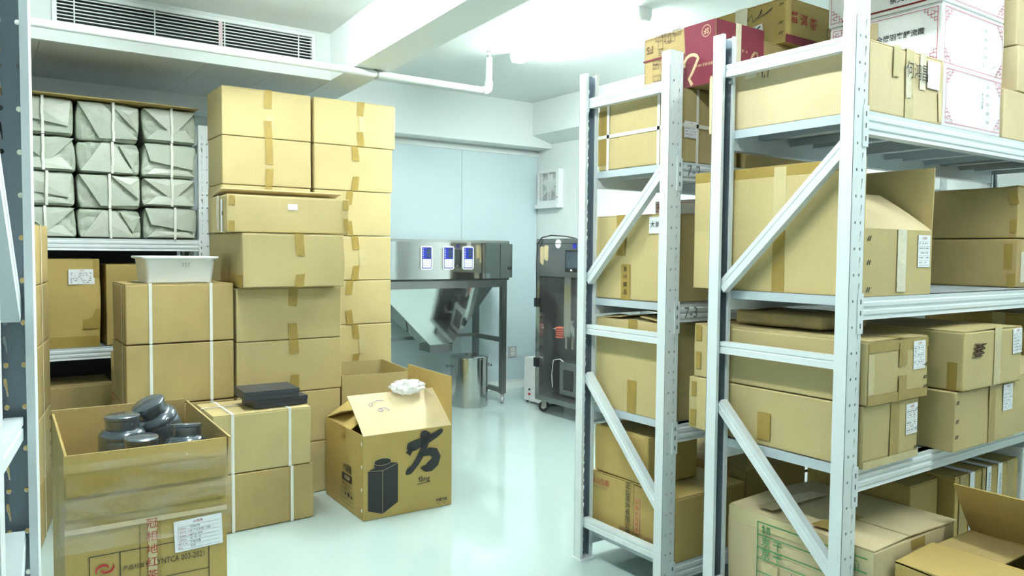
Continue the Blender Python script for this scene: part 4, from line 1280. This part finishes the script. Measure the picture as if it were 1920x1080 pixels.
# ------------------------------------------------------------------ near rack, middle shelf
z2 = 1.1585
c = Carton('open_box', 'large open carton with raised flaps and a paper slip on the middle shelf', 2.112, 1.246, z2, .388, .64, .20, mat='kraft', open_top=True)
c.flap('-X', .205, -1, 'kraft', bend=2); c.flap('+X', .20, -3, 'kraft', bend=2); c.flap('-Y', .20, 50, 'kraft_pale', bend=8, taper=.03, label='flap leaning inwards, its bright light painted as paler kraft'); c.flap('+Y', .19, 20, 'kraft')  # light falling on the front flap is put into its paler colour
c.patch('-X', .33, .0, .045, .2, 'tape', off=.001); c.patch('-X', .0, .0, .64, .002, 'kraft_dark', 'crease')
O, U, V, N, L = c.fr['-X']
b = MB().slab(O, U, V, N, .0, .64, .370, .404, .0006, .0013).build('tape', 'tape', c.root)
b = MB().slab(O, U, V, N, .33, .375, .205, .40, .0008, .0016).build('tape', 'tape_pale', c.root)
c.tape_over('-Y', .205, .05, .19, mat='tape_clear'); c.sheet('-Y', .30, .085, .072, .10, rot=0, rows=5)
c.staples('-Y', .025, [.02, .1, .17], 60)
c = Carton('cardboard_box', 'lower of two boxes at the far right of the middle shelf', 3.31, 1.325, z2, .42, .40, .19, mat='kraft_dark', amp=.006)
c.patch('-X', .355, .07, .03, .10, 'tape'); c.patch('-X', .37, .0, .028, .055, 'tape'); c.patch('-Y', .03, .02, .06, .12, 'tape_clear')
c = Carton('cardboard_box', 'upper of two boxes at the far right of the middle shelf', 3.315, 1.33, z2 + .193, .43, .41, .205, mat='kraft_dark', amp=.006, seam='x', lift=radians(-4))
c.patch('-X', .38, .13, .03, .05, 'tape', rot=12); c.patch('-X', .385, .02, .025, .05, 'tape')
# ------------------------------------------------------------------ near rack, third shelf
z3 = .6515
c = Carton('cardboard_box', 'lower of two long slip boxes at the near end of the third shelf', 2.112, 1.232, z3, .31, .665, .187, mat='kraft', amp=.005)
c.tape_over('-Y', .17, .05, .187, mat='tape'); c.sheet('-Y', .235, .075, .066, .095, rot=1, rows=6); c.staples('-Y', .298, [.03, .09, .15], 60, size=.012)
c.patch('-X', .30, .02, .05, .09, 'tape'); c.patch('-X', .01, .01, .025, .06, 'tape'); c.patch('-X', .015, .12, .02, .05, 'tape'); c.patch('-Y', .0, .0, .31, .022, 'tape_pale')
c = Carton('cardboard_box', 'upper of two long slip boxes, taped edges, near end of third shelf', 2.112, 1.222, z3 + .19, .338, .655, .19, mat='kraft', seam='y', amp=.004, lift=radians(.5))
c.patch('-Y', .0, .155, .335, .03, 'tape'); c.patch('-Y', .0, .0, .335, .028, 'tape'); c.patch('-Y', .0, .03, .03, .12, 'tape_pale'); c.patch('-Y', .165, .105, .045, .07, 'tape', off=.003); c.patch('-Y', .165, .0, .045, .075, 'tape', off=.003)
c.sheet('-Y', .248, .088, .07, .088, rot=1, rows=6); c.staples('-Y', .322, [.03, .06, .10], 60, size=.012)
c.patch('-X', .01, .13, .025, .055, 'tape'); c.patch('-X', .012, .03, .022, .06, 'tape'); c.tape_over('-Y', .17, .05, .0, over=.5, mat='tape')
c = Carton('cardboard_box', 'lower box right of the slip boxes on the third shelf', 2.545, 1.178, z3, .435, .50, .195, mat='kraft', amp=.005)
c.tape_over('-Y', .25, .045, .19, mat='tape'); c.sheet('-Y', .33, .10, .07, .09, rot=1); c.staples('-Y', .012, [.05, .1, .16], 60, size=.013)
c = Carton('cardboard_box', 'upper box with a scribbled-out mark right of the slip boxes', 2.558, 1.162, z3 + .198, .41, .52, .192, mat='kraft', seam='y', amp=.004, lift=radians(1.2))
c.tape_over('-Y', .225, .05, .185, over=.5, mat='tape_pale'); c.sheet('-Y', .335, .10, .068, .085, rot=2)
c.strokes('-Y', [[(.04 + .06 * (i % 2) + i * .001 + .012 * (i % 3), .105 + i * .0024, .004) for i in range(19)]], 'ink_brown', 'crossed_out_mark')
c.patch('-X', .47, .0, .03, .09, 'tape')
c = Carton('open_box', 'carton with a lifted flap at the right end of the third shelf', 3.0, 1.19, z3, .42, .50, .21, mat='kraft', open_top=True)
c.flap('-X', .16, -3, 'kraft'); c.flap('-Y', .2, 75, 'kraft_pale'); c.flap('+X', .16, 40)
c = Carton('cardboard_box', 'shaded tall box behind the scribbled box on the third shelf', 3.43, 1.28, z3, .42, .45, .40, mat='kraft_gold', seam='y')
c.tape_over('-X', .3, .05, .3, mat='tape_pale')
bagp = thing('plastic_packet', 'flat dark plastic packet lying on the taped long box', 'packet', (2.33, 1.60, z3 + .385))
v, f = soft_box(.26, .34, .05, .012, .016, 3, 8, 9)
mesh_obj('packet', v, f, 'kraft_dark', bagp, True)
mesh_obj('wrap', [p * 1.02 + Vector((0, 0, .0)) for p in v], f, 'film', bagp, True)
# ------------------------------------------------------------------ near rack, bottom
z4 = .1265
c = Carton('green_print_box', 'worn box with a green printed table, lowest at the near post', 2.112, 1.185, z4, .475, .52, .30, mat='kraft_pale', amp=.010, seam='y', lift=radians(2))
gu0, gu1 = .12, .50
rowsv = [.270, .228, .186, .150, .105, .06]
c.lines('-X', [(gu0, v_, gu1, v_) for v_ in rowsv] + [(gu0, rowsv[0], gu0, rowsv[-1]), (.44, rowsv[0], .44, rowsv[-1])], .004, 'ink_green')
for k, tx in enumerate(('普', '京 干', '京 干')):
    c.text('-X', .155 + (.02 if k else 0), [.249, .207, .168][k], tx, .036, 'ink_green', rot=90 if k == 0 else 0, bold=.0004)
c.text('-X', .465, .25, '生产', .03, 'ink_green', rot=90)
c.text('-X', .15, .035, '公司', .04, 'ink_green', rot=20)
c.scribble('-X', .25, .07, .09, .07, 6, .0022, seed=4)
c.patch('-X', .0, .245, .52, .05, 'tape_pale', off=.0012); c.patch('-X', .14, .0, .06, .14, 'tape_pale', off=.0012); c.patch('-Y', .0, .02, .475, .05, 'tape'); c.patch('-Y', .2, .1, .08, .19, 'tape')
c.patch('+Z', .02, .36, .3, .06, 'tape', off=.012); c.patch('+Z', .02, .16, .2, .06, 'tape', off=.010)
fo = MB().box(-.06, .2375, -.262, .12, .303, .307, Matrix.Rotation(radians(2), 4, 'Y')).build('loose_flap', 'kraft_pale', c.root)
c = Carton('tape_marked_box', 'box closed with printed white tape strips at the right of the bottom shelf', 2.83, 1.30, z4, .50, .43, .37, mat='kraft_gold', seam='x', amp=.008, lift=radians(-2))
for u_, ln in ((.12, .22), (.25, .15), (.34, .18)):
    c.tape_over('-Y', u_, .035, ln, over=.2, mat='paper')
    c.text('-Y', u_, .37 - ln / 2, '勿压勿压勿压勿', .016, 'ink_black', rot=-90, off=.005)
c.tape_over('-X', .25, .05, .16, mat='paper'); c.text('-X', .25, .30, '勿压勿压', .024, 'ink_black', rot=-90, off=.005)
c.patch('-Y', .03, .0, .05, .37, 'tape', off=.001); c.patch('-Y', .20, .0, .025, .37, 'tape', off=.001); c.patch('-Y', .40, .0, .06, .37, 'tape', off=.001)
c = Carton('film_wrapped_box', 'grey box wrapped in clear plastic at the right edge of the bottom shelf', 3.345, 1.29, z4, .45, .44, .41, mat='carton_white', amp=.006)
v, f = soft_box(.452, .442, .412, .008, .006, 9, 8, 12)
mesh_obj('plastic_film', v, f, 'film', c.root, True)
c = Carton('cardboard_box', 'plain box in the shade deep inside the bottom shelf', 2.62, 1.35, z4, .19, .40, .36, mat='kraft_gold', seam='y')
c = Carton('open_box', 'shallow carton with lifted flaps on the floor at the lower right corner', 2.19, .695, .002, .465, .47, .385, yaw=0, mat='kraft_gold', open_top=True)
c.flap('-X', .215, 87, 'kraft_gold'); c.flap('+Y', .18, 93, 'kraft_dark'); c.flap('-Y', .18, 93, 'kraft_gold'); c.flap('+X', .215, 40, 'kraft_gold', bend=-10)
pk = thing('plastic_packet', 'small bluish clear plastic packet on the corner carton', 'packet', (2.40, .80, .400))
v, f = soft_box(.12, .16, .03, .01, .012, 5, 8, 14)
mesh_obj('packet', v, f, 'bag', pk, True)
# ------------------------------------------------------------------ far rack
z1f, z2f, z3f = 1.6135, 1.0945, .6495
c = Carton('strapped_box', 'box with crossed white straps on the top shelf of the far rack', 2.112, 1.965, z1f, .32, .445, .27, mat='kraft', seam='y', amp=.004)
c.strap('y', .105).strap('y', .385).strap('z', .135); c.strap('x', .09, .012)
c.patch('-X', .0, .02, .05, .22, 'tape', off=.001); c.sheet('-Y', .02, .09, .07, .06, rows=4)
c = Carton('courier_box', 'dark red and kraft courier carton on top of the strapped box', 2.158, 1.848, 1.887, .265, .352, .222, mat='kraft_dark', amp=.002)
c.poly('-X', [(.225, 0), (.352, 0), (.352, .2215), (.205, .2215)], 'carton_red', off=.0025)
c.poly('-X', [(.16, .0), (.225, .0), (.21, .13), (.19, .11)], 'carton_red', off=.0024)
c.poly('-Y', [(0, 0), (.265, 0), (.265, .2215), (0, .2215)], 'carton_red', off=.0025)
cx, cz = .312, .195
c.lines('-X', [(cx + .02 * cos(i * pi / 12), cz - .008 + .02 * sin(i * pi / 12), cx + .02 * cos((i + 1) * pi / 12), cz - .008 + .02 * sin((i + 1) * pi / 12)) for i in range(24)], .0028, 'ink_cream', 'logo', .0036)
c.text('-X', cx, cz - .008, 'SF', .027, 'ink_cream', rot=180, bold=.0004)
c.text('-X', .03, .178, 'F5', .038, 'ink_brown', rot=180, bold=.0006)
seg = []
rnd = random.Random(3)
for k in range(34):
    u_, v_ = rnd.uniform(.01, .175), rnd.uniform(.005, .21)
    if .005 < u_ < .06 and v_ > .15: continue
    w_, h_ = rnd.uniform(.012, .04), rnd.uniform(.01, .03)
    if u_ + w_ > .19: continue
    seg += [(u_, v_, u_ + w_, v_), (u_, v_ + h_, u_ + w_, v_ + h_), (u_, v_, u_, v_ + h_), (u_ + w_, v_, u_ + w_, v_ + h_)]
    if k % 3 == 0: seg.append((u_, v_, u_ + w_, v_ + h_))
seg += [(.006, .006, .006, .214), (.006, .214, .2, .214)]
c.lines('-X', seg, .0017, 'ink_brown', 'printed_pattern')
c.lines('-X', [(.0, .135, .15, .135)], .007, 'carton_red', 'printed_band', .0032)
c.strokes('-X', [[(.245 + .035 * cos(radians(200 - i * 22)), .085 + .03 * sin(radians(200 - i * 22)), .012) for i in range(9)] + [(.25, .05, .012), (.235, .03, .012), (.25, .005, .014)]], 'ink_cream', 'emblem')
c.text('-X', .30, .07, '顺丰速运 400 811', .012, 'ink_cream', rot=180)
c.tape_over('-Y', .12, .03, .15, mat='tape_clear'); c.strokes('-Y', [[(.21 + .02 * cos(i * .7), .12 + .016 * sin(i * 1.1), .006) for i in range(10)]], 'ink_cream', 'emblem'); c.text('-Y', .155, .13, '丰 · 速', .012, 'ink_cream', rot=180)
# carton pair behind, the upper printed in red
c = Carton('cardboard_box', 'kraft box on the far rack top shelf, carrying the tea print box', 2.47, 1.957, z1f, .46, .44, .29, mat='kraft_dark')
c = Carton('cardboard_box', 'open kraft box directly under the tea print box', 2.48, 1.90, z1f + .293, .44, .45, .19, mat='kraft_dark', seam='y')
c = Carton('tea_print_box', 'kraft box printed with red tea characters and a teapot, highest on the far rack', 2.585, 1.87, z1f + .486, .44, .42, .175, mat='kraft_gold', amp=.003, seam='y')
c.poly('-Y', [(0, 0), (.44, 0), (.44, .032), (0, .032)], 'carton_red', 'printed_band')
for k, chx in enumerate('普洱茶'):
    c.text('-Y', .05 + k * .062, .10 - k * .004, chx, .05, 'ink_red', bold=.0005)
c.strokes('-Y', [[(.30 + .035 * cos(i * pi / 8), .075 + .03 * sin(i * pi / 8), .005) for i in range(17)], [(.335, .09, .005), (.35, .10, .005), (.355, .075, .005), (.335, .06, .005)], [(.28, .108, .006), (.32, .108, .006)], [(.30, .108, .008), (.30, .125, .008)]], 'ink_brown', 'teapot_print')
c.tape_over('-X', .21, .06, .13, mat='tape_clear'); c.strokes('-X', [[(.24, .12, .004), (.26, .14, .004), (.27, .11, .004), (.30, .13, .004), (.31, .15, .004), (.29, .12, .004), (.33, .13, .004), (.36, .145, .004)]], 'ink_black'); c.patch('-X', .235, .06, .08, .03, 'paper', 'label_sheet', rot=8)
c.strokes('-X', [[(.245, .065, .006), (.28, .085, .006), (.265, .065, .006), (.305, .085, .006)]], 'ink_black', off=.005)
c.staples('-X', .40, [.04, .08, .15], 50, size=.012)
# level two
c = Carton('cardboard_box', 'tall box with a white square note on the middle shelf of the far rack', 2.112, 2.015, z2f, .25, .40, .335, yaw=0, mat='kraft', seam='y', amp=.006)
c.patch('-X', .305, .26, .068, .062, 'paper', 'note'); c.text('-X', .338, .292, '大新', .026, off=.005); c.patch('-X', .155, .0, .05, .14, 'tape', off=.0022); c.tape_over('-X', .15, .05, .16, mat='tape')
for k, chx in enumerate('茶叶精品'):
    c.text('-X', .18, .12 - k * .03, chx, .022, 'ink_black', off=.005)
c = Carton('cardboard_box', 'shaded box with a printed mark right of the note box on the far rack', 2.37, 1.955, z2f, .40, .46, .33, mat='kraft_dark')
c.tape_over('-Y', .1, .06, .3, mat='tape'); c.text('-Y', .06, .1, '茶', .05, 'ink_grey')
c = white_box('white tea box with red pattern lying behind the note box on the far rack', 2.40, 2.01, z2f + .333, .36, .36, .075)
# level three
c = Carton('cardboard_box', 'big open-flapped box on the third shelf of the far rack', 2.112, 1.992, z3f, .42, .415, .365, mat='kraft', amp=.012, open_top=True)
c.flap('-X', .12, 86, 'kraft_pale'); c.flap('+X', .13, 82, 'kraft'); c.flap('-Y', .16, 80, 'kraft_dark', bend=6); c.flap('+Y', .16, 84, 'kraft_dark')
c.patch('-X', .19, .0, .05, .13, 'tape', off=.001); c.patch('-X', .19, .30, .05, .07, 'tape', off=.001)
# bottom level
c = Carton('tea_carton', 'large tea carton with a printed tape strip at the foot of the far rack', 2.112, 1.95, .1265, .40, .475, .245, mat='kraft_gold', amp=.006, seam='x', lift=radians(1))
c.text('-X', .055, .205, '高山白茶', .030, 'ink_red').text('-X', .055, .182, 'GAOSHAN WHITE TEA', .009, 'ink_brown')
c.patch('-X', .205, .0, .05, .245, 'tape', off=.001); c.patch('-X', .262, .05, .028, .14, 'ink_pink', 'printed_bar', off=.001, th=.0002); c.patch('-X', .2645, .0525, .023, .135, 'kraft_gold', 'printed_bar', off=.0013, th=.0002)
for k, chx in enumerate('武夷文化传承'):
    c.text('-X', .276, .175 - k * .0215, chx, .018, 'ink_red', off=.004)
for k, chx in enumerate('正山茶叶有限公司'):
    c.text('-X', .225, .23 - k * .027, chx, .028, 'ink_black', off=.004)
c.text('-X', .28, .048, '福鼎市太姥山镇茶产业有限公司', .015, 'ink_brown').text('-X', .28, .025, '福 鼎 市 茶 业 有 限 公 司', .013, 'ink_brown')
c = Carton('cardboard_box', 'plain box sitting on the tea carton at the foot of the far rack', 2.115, 2.10, .376, .28, .31, .19, mat='kraft_gold', seam='y', amp=.004)
c.patch('-X', .15, .16, .04, .03, 'tape')
c = Carton('cardboard_box', 'box with a curled flap deep in the bottom of the far rack', 2.55, 1.98, .1265, .40, .44, .27, mat='kraft_dark', open_top=True)
c.flap('-X', .2, 80, bend=-15); c.flap('-Y', .2, 75, bend=-20)

flush_texts()
